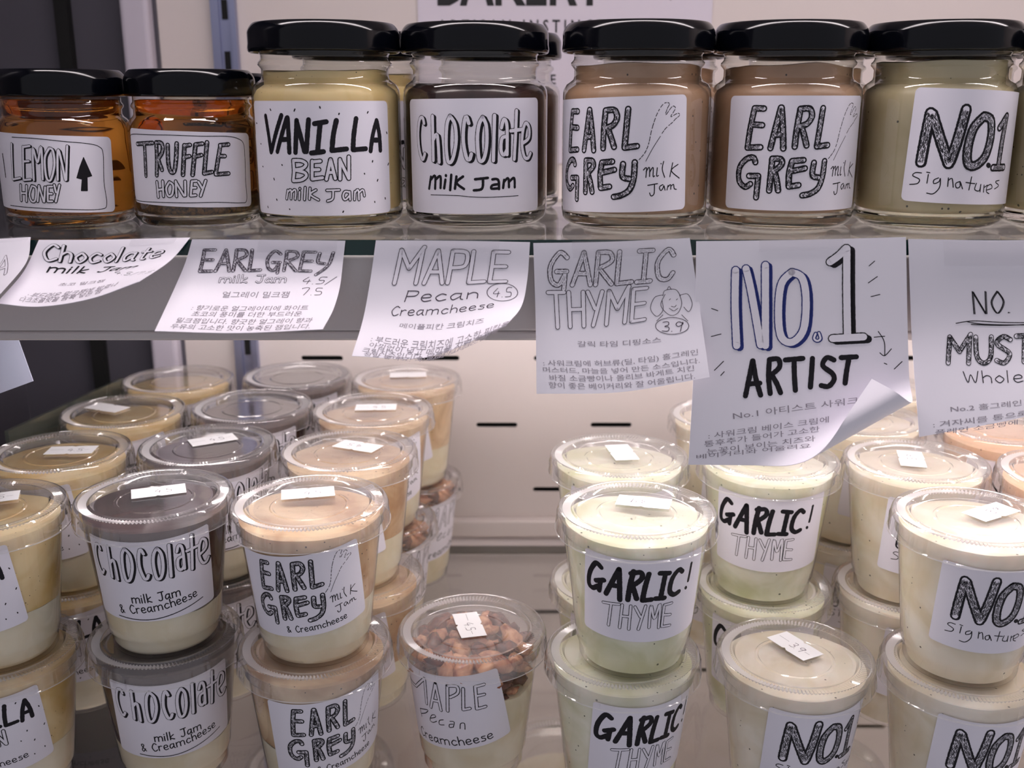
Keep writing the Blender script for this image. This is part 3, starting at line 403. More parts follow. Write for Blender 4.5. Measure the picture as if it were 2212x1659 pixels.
 ('caps', 'MUST', [(0.1945, 0.6344), (0.6748, 0.6594), (0.6895, 0.5004), (0.2002, 0.4957)], 'hatch', 1.4, 0.3),
 ('hand', 'Wholegrain', [(0.2777, 0.7457), (0.9154, 0.8186), (0.9248, 0.7338), (0.274, 0.6785)], 'solid', 0.35, 0),
 ('type', 'No.2 홀그레인 머스타드', [(0.1848, 0.898), (0.8482, 0.9453), (0.8533, 0.9006), (0.1836, 0.8582)]),
 ('type', ': 겨자씨를 통으로 넣은', [(0.0805, 0.9658), (0.7629, 1.0014), (0.7674, 0.9596), (0.0787, 0.9273)]),
 ('type', '플레인 소금빵에 찍어요', [(0.0873, 1.0051), (0.758, 1.048), (0.7617, 1.0133), (0.0902, 0.9721)]),
]),
]
CUPS=[
('V1u','vanilla',1,-0.2335,0.4294,-10,(-0.0032, 0.0131, 20, '4.5'),'front'),
('V1l','vanilla',0,-0.2341,0.4287,0,None,'front'),
('V2u','vanilla',1,-0.2310,0.5049,-22,(0.0035, 0.0051, 4, '4.5'),'second'),
('V2l','vanilla',0,-0.2322,0.5050,0,None,'second'),
('V3u','vanilla',1,-0.2246,0.5770,10,(-0.0134, 0.0101, -25, ''),'third'),
('V3l','vanilla',0,-0.2239,0.5769,0,None,'third'),
('V4u','vanilla',1,-0.2152,0.6488,10,None,'rear'),
('V4l','vanilla',0,-0.2147,0.6494,0,None,'rear'),
('C1u','chocolate',1,-0.1625,0.4435,10,(-0.0007, 0.0078, 20, '4.5'),'front'),
('C1l','chocolate',0,-0.1629,0.4417,20,None,'front'),
('C2u','chocolate',1,-0.1587,0.5158,35,(-0.0005, 0.0113, 30, '4.5'),'second'),
('C2l','chocolate',0,-0.1598,0.5150,0,None,'second'),
('C3u','chocolate',1,-0.1527,0.5880,10,None,'third'),
('C3l','chocolate',0,-0.1524,0.5883,0,None,'third'),
('C4u','chocolate',1,-0.1403,0.6593,10,None,'rear'),
('C4l','chocolate',0,-0.1401,0.6597,0,None,'rear'),
('E1u','earl',1,-0.0905,0.4355,0,(-0.0033, 0.0135, 12, '4.5'),'front'),
('E1l','earl',0,-0.0910,0.4330,24,None,'front'),
('E2u','earl',1,-0.0840,0.5076,-18,(0.0036, 0.0088, 155, '4.5'),'second'),
('E2l','earl',0,-0.0818,0.5048,-15,None,'second'),
('E3u','earl',1,-0.0808,0.5800,15,(0.0007, 0.0081, 3, '4.5'),'third'),
('E3l','maple',0,-0.0799,0.5794,62,None,'third'),
('E4u','earl',1,-0.0682,0.6513,-25,(-0.0002, 0.0121, 5, ''),'rear'),
('E4l','maple',0,-0.0682,0.6511,60,None,'rear'),
('M1l','maple',0,-0.0190,0.4464,-24,(-0.0015, 0.0047, -77, '4.5'),'front'),
('G1u','garlic',1,0.0547,0.4270,4,(0.0045, 0.0108, 165, '3.9'),'front'),
('G1l','garlic',0,0.0504,0.4255,24,None,'front'),
('G2u','garlic',1,0.0542,0.4994,0,(0.0022, 0.0072, -82, ''),'second'),
('G2l','garlic',0,0.0548,0.4984,0,None,'second'),
('B1u','garlic',1,0.1290,0.4952,-8,(0.0002, 0.0079, -3, '3.9'),'front'),
('B1l','garlic',0,0.1299,0.4940,-10,None,'front'),
('B2u','no1',1,0.1250,0.5694,18,None,'rear'),
('B2l','no1',0,0.1244,0.5694,-12,None,'rear'),
('N0l','no1',0,0.1277,0.4216,20,(0.0025, 0.0095, -62, '3.9'),'single'),
('N1u','no1',1,0.2006,0.4190,8,(0.0096, 0.0073, 30, '3.9'),'front'),
('N1l','no1',0,0.2008,0.4154,15,None,'front'),
('N2u','no1',1,0.2013,0.4914,12,(-0.0001, 0.0051, 75, '3.9'),'second'),
('N2l','no1',0,0.2022,0.4918,20,None,'second'),
('N3u','no1',1,0.1972,0.5637,26,(0.0094, 0.0142, 12, ''),'third'),
('N3l','no1',0,0.1972,0.5640,12,None,'third'),
('N4u','no1',1,0.2280,0.6292,10,None,'rear'),
('N4l','no1',0,0.2284,0.6293,10,None,'rear'),
('U1u','mustard',1,0.2715,0.4737,-10,None,'front'),
('U1l','mustard',0,0.2727,0.4729,-10,None,'front'),
('U2u','mustard',1,0.2713,0.5462,-5,None,'second'),
('U2l','mustard',0,0.2711,0.5473,-5,None,'second'),
]

# ---------------------------------------------------------------- materials
M_WALL = principled('white_painted_steel', (208, 199, 196), rough=.5, bump=.05, bscale=40, noise=.02, nscale=6)
M_BAND = principled('grey_shelf_profile', (196, 190, 189), rough=.45, bump=.08, bscale=500)
M_DARK = principled('dark_side_panel', (78, 76, 84), rough=.25, noise=.15, nscale=8)
M_BLACK = principled('slot_black', (5, 5, 6), rough=.8)
M_STEEL = principled('steel_upright', (150, 155, 185), rough=.35, metal=.7)
M_POST = principled('pale_post', (190, 184, 196), rough=.4)
M_GEDGE = principled('green_glass_edge', (4, 46, 44), rough=.12, coat=.4)
M_DEDGE = principled('deck_glass_edge', (165, 160, 156), rough=.15)
M_LAMP = principled('led_diffuser', (255, 250, 244), emis=(255, 246, 246), estr=LAMP_LOW)
M_LAMPFILL = principled('led_diffuser_rear_fill', (255, 250, 244), emis=(255, 246, 246), estr=LAMP_REAR_FILL)  # glow of the added rear fill lamp
M_LAMPS = principled('led_diffuser_sub', (255, 250, 244), emis=(255, 242, 238), estr=LAMP_SUB)
M_LAMPT = principled('led_diffuser_top', (255, 250, 244), emis=(255, 243, 246), estr=LAMP_TOP)
M_SHELF = sheet('shelf_glass', tint=(248, 250, 248), haze=.04, rough=.03, ior=1.5, gain=1.1)
M_DECK = sheet('deck_glass', tint=(240, 240, 238), haze=.006, rough=.04, ior=1.5, gain=1.0)
M_PLAST = sheet('clear_cup_plastic', haze=.018, rough=.08, ior=1.45, gain=1.2, bump=.12, bscale=60)
M_LIDGLINT = sheet('lid_glint_plastic', haze=.75, rough=.2, ior=1.5, gain=2.4, hazecol=(250, 247, 250))  # milky haze paints the bright glints on ribs and skirt rim
M_LID = sheet('clear_lid_plastic', haze=.15, rough=.11, ior=1.5, gain=2.3, bump=.10, bscale=70)
M_JAR = sheet('jar_glass', tint=(250, 250, 247), haze=.012, rough=.02, ior=1.5, gain=1.5, bump=.06, bscale=45)
M_TAPE = sheet('clear_tape', haze=.12, rough=.18, ior=1.4, gain=1.0, bump=.3, bscale=150)
M_FROST = sheet('frosted_acrylic', tint=(205, 212, 205), haze=.30, rough=.15, hazecol=(150, 155, 145))
M_GLASS = principled('thick_glass', (250, 252, 248), rough=.02, trans=1, ior=1.5)
M_CAP = principled('black_enamel_lid', (3, 4, 9), rough=.12, spec=.36)
M_INK = principled('black_ink', (22, 19, 26), rough=.5, spec=.3)
M_PEN = principled('grey_pen', (120, 112, 122), rough=.6, spec=.2)
M_INKS = principled('sign_ink', (66, 56, 68), rough=.6, spec=.2)
M_TYPE = principled('printed_type', (150, 143, 152), rough=.6, spec=.2)
M_BLUE = principled('blue_reflection_ink', (38, 50, 120), rough=.5, spec=.3)  # blue paints the front-glass reflection over the NO letters
M_LABEL = principled('label_paper', (234, 230, 240), rough=.42, spec=.35)
M_PAPER = principled('sign_paper', (240, 236, 244), rough=.55, spec=.3, bump=.03, bscale=300)
M_CARD = principled('grey_blue_card', (176, 180, 200), rough=.5)
M_TAG = principled('price_paper', (245, 244, 246), rough=.5)
M_POSTER = principled('poster_paper', (206, 200, 212), rough=.5)
M_PINK = principled('poster_black', (14, 14, 18), rough=.5)

F_CREAM = food('cream_cheese', (236, 228, 206), (226, 214, 184), nscale=45)
F_VAN = food('vanilla_jam', (236, 214, 166), (216, 180, 112), speck=(60, 40, 20), sthr=.93)
F_CHOC = food('chocolate_jam', (66, 40, 37), (52, 30, 30), rough=.25, sss=.0)
F_EARL = food('earl_grey_jam', (176, 138, 102), (226, 200, 164), speck=(40, 28, 22), sthr=.9, sscale=520)
F_EARLD = food('earl_grey_jam_dark', (176, 146, 124), (190, 160, 138), speck=(40, 28, 22), sthr=.9, sscale=520)
F_GARL = food('garlic_thyme_dip', (208, 208, 168), (242, 240, 222), speck=(70, 72, 44), sthr=.88, sscale=420)
F_NO1 = food('sour_cream_sauce', (224, 210, 180), (244, 236, 220), speck=(90, 80, 60), sthr=.93, sscale=420)
F_MUST = food('mustard_sauce', (240, 200, 166), (232, 186, 146), speck=(120, 90, 60), sthr=.85, sscale=400)
F_PECAN = food('glazed_pecan', (158, 92, 66), (222, 168, 128), rough=.18, nscale=180, sss=.1, bump=.8)
F_PECAN2 = food('dark_pecan', (70, 38, 34), (120, 66, 46), rough=.25, nscale=300, sss=0, bump=.8)
J_VAN = food('jar_vanilla', (228, 204, 152), (216, 190, 132), speck=(60, 45, 25), sthr=.96)
J_CHOC = food('jar_chocolate', (64, 40, 38), (44, 26, 26), rough=.22, sss=0)
J_EARL = food('jar_earl', (184, 150, 124), (168, 132, 104), speck=(50, 36, 28), sthr=.93, sscale=420)
J_NO1 = food('jar_sauce', (196, 184, 152), (182, 168, 132), speck=(70, 66, 50), sthr=.93, sscale=380)
J_BITS = food('truffle_bits', (40, 26, 12), (120, 84, 40), speck=(10, 8, 6), sthr=.4, sscale=900, nscale=500, sss=0)
def honey_mat():
    m, nt, out = new_mat('amber_honey')
    g = nt.nodes.new('ShaderNodeBsdfGlass'); g.inputs['IOR'].default_value = 1.22; g.inputs['Roughness'].default_value = .03
    g.inputs[0].default_value = lin((250, 226, 180))
    v = nt.nodes.new('ShaderNodeVolumeAbsorption'); v.inputs['Color'].default_value = (.90, .66, .16, 1); v.inputs['Density'].default_value = 38
    nt.links.new(g.outputs[0], out.inputs[0]); nt.links.new(v.outputs[0], out.inputs[1]); return m
F_HONEY = honey_mat()

def make_types(items):
    out = {}; tmp = []
    for s, bold in items:
        c = bpy.data.curves.new('t', 'FONT'); c.body = s; c.size = 1; c.resolution_u = 2; c.offset = bold
        o = bpy.data.objects.new('t', c); COL.objects.link(o); tmp.append((s, bold, o))
    dg = bpy.context.evaluated_depsgraph_get()
    for s, bold, o in tmp:
        me = bpy.data.meshes.new_from_object(o.evaluated_get(dg))
        out[s] = ([(v.co.x, v.co.y) for v in me.vertices], [tuple(p.vertices) for p in me.polygons]); bpy.data.meshes.remove(me)
    for s, bold, o in tmp: bpy.data.objects.remove(o)
    return out
POSTER = [('BAKERY', .02), ('A R T I S A N   I N S T I N C T', .012), ('E', .01)]
TYPES = make_types(POSTER+[(it[1], 0) for sg in SIGNS for it in sg[2] if it[0] == 'type'])

# ---------------------------------------------------------------- the case: walls, shelves, lamps
WY = .72                                                     # back wall distance
def slot_wall():
    cu = bpy.data.curves.new('wall_back', 'CURVE'); cu.dimensions = '2D'; cu.fill_mode = 'BOTH'; cu.extrude = .001
    def loop(pts):
        s = cu.splines.new('POLY'); s.points.add(len(pts)-1); s.use_cyclic_u = True
        for i, (x, y) in enumerate(pts): s.points[i].co = (x, y, 0, 1)
    loop([(-.18, -.26), (.62, -.26), (.62, .60), (-.18, .60)])
    cs = []
    rows = [(.134, 0), (.0842, 1), (.0345, 0), (-.0152, 1), (-.0649, 0), (-.1146, 1), (-.1643, 0)]
    for z, o in rows:
        x = -.0524-.0828*1+(.0414 if o else 0)
        while x < .60:
            if x > -.16: cs.append((x, z))
            x += .0828
    for x, z in cs:
        p = []
        for k in range(9): a = PI/2+PI*k/8; p.append((x-.0131+.00185*math.cos(a), z+.00185*math.sin(a)))
        for k in range(9): a = -PI/2+PI*k/8; p.append((x+.0131+.00185*math.cos(a), z+.00185*math.sin(a)))
        loop(p)
    o = bpy.data.objects.new('tmp', cu); COL.objects.link(o)
    me = bpy.data.meshes.new_from_object(o.evaluated_get(bpy.context.evaluated_depsgraph_get()))
    bpy.data.objects.remove(o); me.materials.clear(); me.materials.append(M_WALL)
    w = obj('wall_back', me); w.rotation_euler = (PI/2, 0, 0); w.location = (0, WY+.001, 0); struct(w)
    b = obj('backing', boxes('backing', [(-.18, .62, .012, .016, -.26, .60)], M_BLACK)); b.parent = w
    b.rotation_euler = (-PI/2, 0, 0); b.location = (0, 0, 0)
    return w
slot_wall()
w = struct(obj('wall_back', boxes('wall_back_side', [(-.2318, -.1955, WY, WY+.01, -.26, .60)], M_WALL)))
w = struct(obj('wall_back', boxes('wall_back_dark', [(-.36, -.2525, WY+.004, WY+.012, -.26, .60)], M_DARK)))
p = struct(obj('trim_1', boxes('corner_post', [(-.2525, -.2340, WY-.012, WY+.01, -.26, .60)], M_POST))); add_bevel(p, .003)
p = struct(obj('trim_2', boxes('dark_seam', [(-.2340, -.2316, WY-.002, WY+.006, -.26, .60)], M_DARK)))
u = struct(obj('trim_3', boxes('upright', [(-.1955, -.1902, WY-.006, WY+.006, -.26, .60), (-.1828, -.1795, WY-.006, WY+.006, -.26, .60), (-.1902, -.1828, WY-.004, WY-.001, -.26, .60)], M_STEEL)))
sl = boxes('slot', [(-.0018, .0018, -.0006, .0006, -.006, .006)], M_BLACK)
for k in range(26):
    s = obj('slot', sl, u); s.location = (-.1865, WY-.0044, -.24+k*.032)
struct(obj('trim_5', boxes('side_seam', [(-.2975, -.2890, WY-.004, WY+.004, -.26, .60)], M_BLACK)))
struct(obj('wall_left', boxes('wall_left', [(-.36, -.35, .30, WY+.01, -.26, .60)], M_DARK)))
struct(obj('wall_right', boxes('wall_right', [(.62, .63, .30, WY+.01, -.26, .60)], M_WALL)))
struct(obj('ceiling', boxes('ceiling', [(-.36, .63, .30, WY+.01, .60, .61)], M_WALL)))
struct(obj('floor', boxes('floor', [(-.36, .63, .30, WY+.01, -.272, -.26)], M_WALL)))
t = struct(obj('trim_4', boxes('rear_ledge', [(-.18, .62, WY-.010, WY-.0005, .0005, .0135)], M_WALL))); add_bevel(t, .0015)

t = tag(empty('led_strip', (0, .43, .56)), 'long white lamp under the top of the case', 'lamp')
o = obj('housing', boxes('top_housing', [(-.30, .58, -.02, .02, 0, .014)], M_BAND), t); add_bevel(o, .002)
o = obj('diffuser', boxes('top_diffuser', [(-.29, .57, -.016, .016, -.003, -.0004)], M_LAMPT), t)

sh = tag(empty('glass_shelf', (0, 0, .2507)), 'clear glass shelf with a dark green front edge holding the jars', 'shelf')
o = obj('glass_plate', boxes('glass_plate', [(-.34, .61, .4192, .60, 0, .0062)], M_SHELF), sh)
o = obj('front_edge', boxes('front_edge', [(-.34, .61, .4182, .4192, 0, .0062)], M_GEDGE), sh); o['label'] = 'dark green glass edge'
hs = tag(empty('shelf_lamp', (0, .436, .2148)), 'grey metal lamp housing running under the glass shelf', 'lamp')
o = obj('housing', boxes('housing', [(-.34, .61, -.015, .016, .004, .0355), (-.34, .61, -.015, -.0118, 0, .004), (-.34, .61, .0135, .016, 0, .004)], M_BAND), hs); add_bevel(o, .0012, 4)
o = obj('diffuser', boxes('diffuser', [(-.20, .60, -.006, -.001, .0012, .0038)], M_LAMP), hs); o['label'] = 'glowing white diffuser'

rl = tag(empty('rear_fill_lamp', (0, .612, .236)), 'added fill lamp for the back wall, slim grey profile along the shelf rear', 'lamp')  # invented strip, put in to brighten the back wall and rear lids
o = obj('housing', boxes('housing', [(-.24, .61, -.010, .010, .004, .0145), (-.24, .61, -.010, -.0085, 0, .004)], M_BAND), rl); add_bevel(o, .0012)
obj('diffuser', boxes('diffuser', [(-.22, .60, -.0025, .0025, .0008, .0038)], M_LAMPFILL), rl)
sl2 = tag(empty('deck_lamp', (0, .385, -.022)), 'slim grey lamp profile under the front of the glass deck', 'lamp')
o = obj('housing', boxes('housing', [(-.34, .61, -.012, .012, 0, .0145)], M_BAND), sl2); add_bevel(o, .0012)
obj('diffuser', boxes('diffuser', [(-.33, .60, -.003, .003, -.0025, -.0003)], M_LAMPS), sl2)
dk = tag(empty('glass_deck', (0, 0, -.0065)), 'lower clear glass shelf carrying the stacked cups', 'shelf')
obj('glass_plate', boxes('deck_plate', [(-.34, .61, .37, .697, 0, .0062)], M_DECK), dk)
o = obj('rear_edge', boxes('rear_edge', [(-.34, .61, .697, .698, 0, .0062)], M_DEDGE), dk); o['label'] = 'grey rear glass edge'

# frosted divider and hanging card at the left
a = Vector((-.2725, .535, 0)); b = Vector((-.2500, .645, 0)); d = (b-a).normalized(); nrm = Vector((-d.y, d.x, 0))*.0012
V = []
for p_, zt in ((a, .139), (b, .1395)):
    for q in (-nrm, nrm):
        V += [(p_+q).xyz[:], ((p_+q)+Vector((0, 0, zt)))[:]]
dv = obj('shelf_divider', mesh('shelf_divider', V, [(0, 4, 5, 1), (2, 3, 7, 6), (0, 1, 3, 2), (4, 6, 7, 5), (1, 5, 7, 3), (0, 2, 6, 4)], M_FROST, smooth=False))
tag(dv, 'frosted clear acrylic divider standing behind the vanilla cups by the dark side wall', 'divider')
V = [(-.33, 0, 0), (-.2225, 0, 0), (-.2185, .004, -.0275), (-.246, .004, -.0375), (-.33, .004, -.066)]
V2 = [(x, y+.0004, z) for x, y, z in V]
cd = obj('hanging_card', mesh('hanging_card', V+V2, [(0, 4, 3, 2, 1), (5, 6, 7, 8, 9)]+[(i, (i+1) % 5, 5+(i+1) % 5, 5+i) for i in range(5)], M_CARD, smooth=False))
cd.location = (0, .455, .2148); tag(cd, 'blank pale card hanging under the shelf lamp at the far left', 'card')

# poster on the back wall
def type_geom(s, bold=0): return TYPES[s]
po = tag(empty('poster', (.035, WY-.0006, .39)), 'white bakery poster with bold black capitals on the back wall behind the jars', 'poster')
obj('sheet', boxes('poster_sheet', [(-.0965, .0955, -.0006, 0, -.12, .10)], M_POSTER), po)
PV = []; PF = []
def poster_text(s, x0, x1, z0, h, bold):
    V, Fc = type_geom(s, bold); xs = [v[0] for v in V]; k = (x1-x0)/(max(xs)-min(xs)); kz = h/.69
    b = len(PV); PV.extend([(x0+(x-min(xs))*k-.035, -.0009, z0+y*kz-.39) for x, y in V]); PF.extend([tuple(b+i for i in f) for f in Fc])
poster_text('BAKERY', -.0485, .0610, .3715, .034, .02)
poster_text('A R T I S A N   I N S T I N C T', -.0485, .0605, .3540, .0078, .012)
poster_text('E', .0255, .0290, .3215, .0060, .01)
o = obj('lettering', mesh('poster_lettering', PV, PF, M_PINK, smooth=False), po)
k_ = Ink()
for st in parse("98,22 103,2 112,24 98,22;100,15 110,16;102,8 106,14;101,20 109,22"): k_.ribbon([(x-35, y+372-390) for x, y in st], .7, 1, smooth=False)
obj('drawing', ink_mesh('poster_drawing', k_, lambda u, v, l: (u/1000, -.0009, v/1000), M_PINK, M_POSTER), po)

# ---------------------------------------------------------------- jars on the glass shelf
SHZ = .257
def jar_f(R, cs, cz, rot):
    r_ = math.radians(rot); c, s = math.cos(r_), math.sin(r_)
    def f(u, v, l):
        x = cs+u*c-v*s; z = cz+u*s+v*c; ph = x/R; r = R+.12+.03*l
        return (r*math.sin(ph)/1000, -r*math.cos(ph)/1000, z/1000)
    return f
BIG = [(32.6, 5.8), (32.6, 56), (32.3, 58.5), (31.2, 60.6), (29.4, 61.9), (28.2, 62.8), (27.8, 64.2), (27.8, 67), (28.4, 67.9), (29.3, 68.9), (29.2, 69.9), (28.3, 70.8), (27.9, 71.6), (27.9, 73), (28.5, 73.6), (28.4, 74.4), (27.9, 75), (27.9, 83)]
SML = [(28.5, 4.4), (28.5, 42), (28.2, 44), (27.2, 45.8), (25.8, 46.9), (25.2, 48), (25.2, 50), (25.9, 50.8), (26.2, 51.6), (25.8, 52.5), (25.2, 53.3), (25.2, 63)]
LIDB = [(0, 85.0), (26.0, 85.0), (27.6, 85.4), (28.6, 86.0), (29.6, 86.25), (30.3, 86.15), (30.7, 85.9), (31.2, 85.45), (31.65, 84.93), (32.05, 84.35), (32.4, 83.75), (32.8, 82.9), (33.0, 82.0), (33.0, 77.6), (33.25, 75.8), (33.1, 74.6), (32.5, 74.0), (31.7, 74.2), (31.3, 75.4), (31.3, 80)]
LIDS = [(0, 66.0), (21.8, 66.0), (23.2, 66.3), (24.2, 66.8), (25.0, 67.0), (25.6, 66.9), (26.0, 66.65), (26.5, 66.2), (26.95, 65.68), (27.35, 65.1), (27.7, 64.5), (28.1, 63.65), (28.3, 62.8), (28.3, 58.6), (28.5, 57.0), (28.3, 56.0), (27.7, 55.6), (27.0, 55.8), (26.7, 57), (26.7, 61)]
def slug(R, t):
    def md(i, k, r, z):
        return (r, z+(.35 if (i == 3 and k % 2) else 0))
    return lathe('glass_base', [(0, 2.4), (R*.72, 2.2), (R*.80, .9), (R*.85, 0), (R*.90, .5), (R*.955, 1.8), (R*.985, 3.2), (R-.15, t), (R-1.4, t+.2), (R*.9, t-.6), (0, t-.8)], 120, M_GLASS, mod=md, angle=60)
def fill(R, z0, z1, zsh, neck, wav, mat, name='filling'):
    rnd = random.Random(name+str(z1)); ph = [rnd.uniform(0, 6) for _ in range(3)]
    pr = [(0, z0), (R-4, z0-.2), (R-1.8, z0+.6), (R-1.0, z0+2)]
    pr += [(R-1.0, z0+2+(min(z1, zsh)-z0-2)*k/6) for k in range(1, 7)]
    if z1 > zsh: pr += [(R-2.4, zsh+2.4), (neck-.9, zsh+4.6), (neck-.8, z1)]
    pr += [(pr[-1][0]-1.5, z1+.3), (0, z1)]
    n = len(pr)
    def md(i, k, r, z):
        a = 2*PI*k/96
        if i >= n-3: z += wav*(math.sin(2*a+ph[0])+.6*math.sin(5*a+ph[1]))
        return r, z
    return lathe(name, pr, 96, mat, mod=md, angle=50)
BLANK = (0, 0)
def make_jar(name, small, mat, top, lab, art, label, cat, extra=None, wav=.4, z0=6.8):
    R = 28.5 if small else 32.6
    root = empty(name, (0, 0, SHZ)); tag(root, label, cat)
    obj('glass_body', lathe('glass_body', SML if small else BIG, 128, M_JAR, angle=75), root)
    obj('glass_base', slug(R, 4.4 if small else 5.8), root)
    o = obj('lid', lathe('jar_lid', LIDS if small else LIDB, 128, M_CAP, angle=65), root); o['label'] = 'glossy black screw lid'
    if small:
        if extra: obj('truffle_sediment', fill(R, 5.2, 12.5, 43, 25, .8, J_BITS, 'truffle_sediment'), root)
        obj('filling', fill(R, 13.6 if extra else 5.2, top, 42, 25.2, .1, mat, 'honey_fill'+name), root)
    else:
        obj('filling', fill(R, z0, top, 56, 27.8, wav, mat, 'jar_fill'+name), root)
    cs, cz, rot, w, h = lab
    f = jar_f(R, cs, cz, rot)
    lb = obj('label', paper_mesh('jar_label', w, h, 2.2, f, M_LABEL), root)
    if art:
        k = Ink()
        for g in art: k.draw(g[0], g[1], g[2], parse(g[3]))
        obj('lettering', ink_mesh('jar_lettering', k, f, M_INK, M_LABEL), lb)
    return root
jar = {}
def jpos(o, x, y, rz=0): o.location = (x, y, SHZ); o.rotation_euler = (0, 0, rz)
LFR = {'lemon': (0, 23.6, -2.6, 61, 32.5), 'truffle': (4.0, 25.2, -2.4, 61, 32), 'vanilla': (-.3, 30, 0, 70.5, 47.5), 'chocolate': (0, 30.5, .6, 67, 48.5),
       'earl1': (-14, 31.5, 2.0, 67, 47.5), 'earl2': (.2, 32.1, 0, 67, 47.5), 'no1': (11.5, 34.5, -2.2, 67, 47)}
J = make_jar
jar['lemon'] = J('honey_jar', 1, F_HONEY, 54, LFR['lemon'], ART['lemon'], 'squat amber honey jar lettered LEMON HONEY with an up arrow', 'jar')
jar['truffle'] = J('honey_jar', 1, F_HONEY, 54, LFR['truffle'], ART['truffle'], 'squat amber honey jar lettered TRUFFLE HONEY with dark bits at its bottom', 'jar', extra=1)
jar['vanilla'] = J('jam_jar', 0, J_VAN, 66, LFR['vanilla'], ART['vanilla'], 'tall jar of pale yellow jam lettered VANILLA BEAN milk jam', 'jar')
jar['chocolate'] = J('jam_jar', 0, J_CHOC, 60.5, LFR['chocolate'], ART['chocolate'], 'tall jar of dark brown jam lettered Chocolate milk jam in the front row', 'jar')
jar['earl1'] = J('jam_jar', 0, J_EARL, 68.5, LFR['earl1'], ART['earl'], 'tall beige EARL GREY milk jam jar next to the chocolate jar, label turned left', 'jar')
jar['earl2'] = J('jam_jar', 0, J_EARL, 68, LFR['earl2'], ART['earl'], 'tall beige EARL GREY milk jam jar next to the No.1 jar', 'jar', wav=.7)
jar['no1'] = J('jam_jar', 0, J_NO1, 70, LFR['no1'], ART['no1'], 'tall jar of grey-green sauce lettered NO.1 Signature, label turned right', 'jar')
for k, x, y in (('lemon', -.2019, .4835), ('truffle', -.1440, .4850), ('vanilla', -.0826, .4815), ('chocolate', -.0166, .4890), ('earl1', .0552, .4785), ('earl2', .1221, .4815), ('no1', .1890, .4800)): jpos(jar[k], x, y)
def second(src, x, y, rz, label):
    o = copy_tree(jar[src]); jpos(o, x, y, rz); o['label'] = label; return o
second('no1', .2560, .4805, 1.9, 'plain grey-green sauce jar cut off at the right end of the front row')
second('lemon', -.2300, .5410, .3, 'squat honey jar in the second row behind the LEMON HONEY jar')
second('truffle', -.1500, .5460, .5, 'squat honey jar in the second row behind TRUFFLE HONEY, only its black lid showing')
second('vanilla', -.0770, .5490, .4, 'pale yellow jam jar in the second row in the gap between vanilla and chocolate')
second('chocolate', -.0080, .5540, -.15, 'dark chocolate jam jar in the second row behind the front Chocolate jar')
second('earl1', .0740, .5480, .9, 'jam jar in the second row behind the two EARL GREY jars')
second('earl2', .1480, .5490, .8, 'jam jar in the second row between EARL GREY and NO.1')
second('no1', .2230, .5490, 1.9, 'sauce jar in the second row behind the NO.1 jar')

# ---------------------------------------------------------------- lidded cups
CR0, CK = 24.5, .1129
SA = math.sin(math.atan(CK))
def cup_f(z0, rot, phc=0):
    r_ = math.radians(rot); c, s = math.cos(r_), math.sin(r_); rho0 = (CR0+CK*z0)/SA
    def f(u, v, l):
        x = u*c-v*s; y = u*s+v*c+rho0
        rho = math.hypot(x, y); ph = math.atan2(x, y)/SA+phc; r = rho*SA; z = (r-CR0)/CK; r += .12+.03*l
        return (r*math.sin(ph)/1000, -r*math.cos(ph)/1000, z/1000)
    return f
cone = lambda z: CR0+CK*z
SHELL = lathe('cup_shell', [(0, 1.6), (12, 1.6), (19.5, 1.6), (20.6, .5), (22.0, 0), (23.4, .3), (24.0, 1.4), (24.3, 7.6), (25.2, 8.6), (cone(10), 10), (cone(34), 34), (cone(58), 58), (31.4, 60), (32.7, 61), (32.9, 65.5), (34.0, 66.4), (34.4, 67.6)], 120, M_PLAST, angle=70)
def lid_mod(i, k, r, z):
    if 10 <= i <= 12: z -= .7*(k % 2)
    if i in (2, 3, 4): r += .4 if k % 10 == 0 else 0
    if i == 0: z += .25*math.sin(2*PI*k/240*3)
    return r, z
CLID = lathe('cup_lid', [(35.9, 60.2), (36.0, 60.7), (35.55, 61.0), (35.25, 64), (35.1, 66.8), (34.9, 68.8), (34.6, 69.8), (34.1, 70.4), (33.5, 70.5), (33.0, 70.1), (32.6, 69.8), (30.8, 69.65), (28.9, 69.5), (28.4, 69.9), (27.6, 69.9), (27.0, 69.2), (26.5, 68.3), (25.8, 68.05), (24.6, 68.0), (17.8, 68.0), (17.2, 68.3), (16.4, 68.3), (16.0, 68.0), (15.0, 68.0), (8, 68.0), (0, 68.0)], 240, M_LID, mod=lid_mod, angle=26)
CLID.materials.append(M_LIDGLINT)                                  # moulded ribs of the gripping band painted milky for the bright glints, grooves clear
for p_ in CLID.polygons:
    c_ = p_.center; r_ = math.hypot(c_.x, c_.y)*1000; q_ = int(math.degrees(math.atan2(c_.x, -c_.y)) % 360/1.5)
    if c_.z < .0608: p_.material_index = 1  # skirt rim gets the same painted bright line
    if 28.9 < r_ < 32.5 and c_.z > .0688 and q_ % 2 == 0: p_.material_index = 1
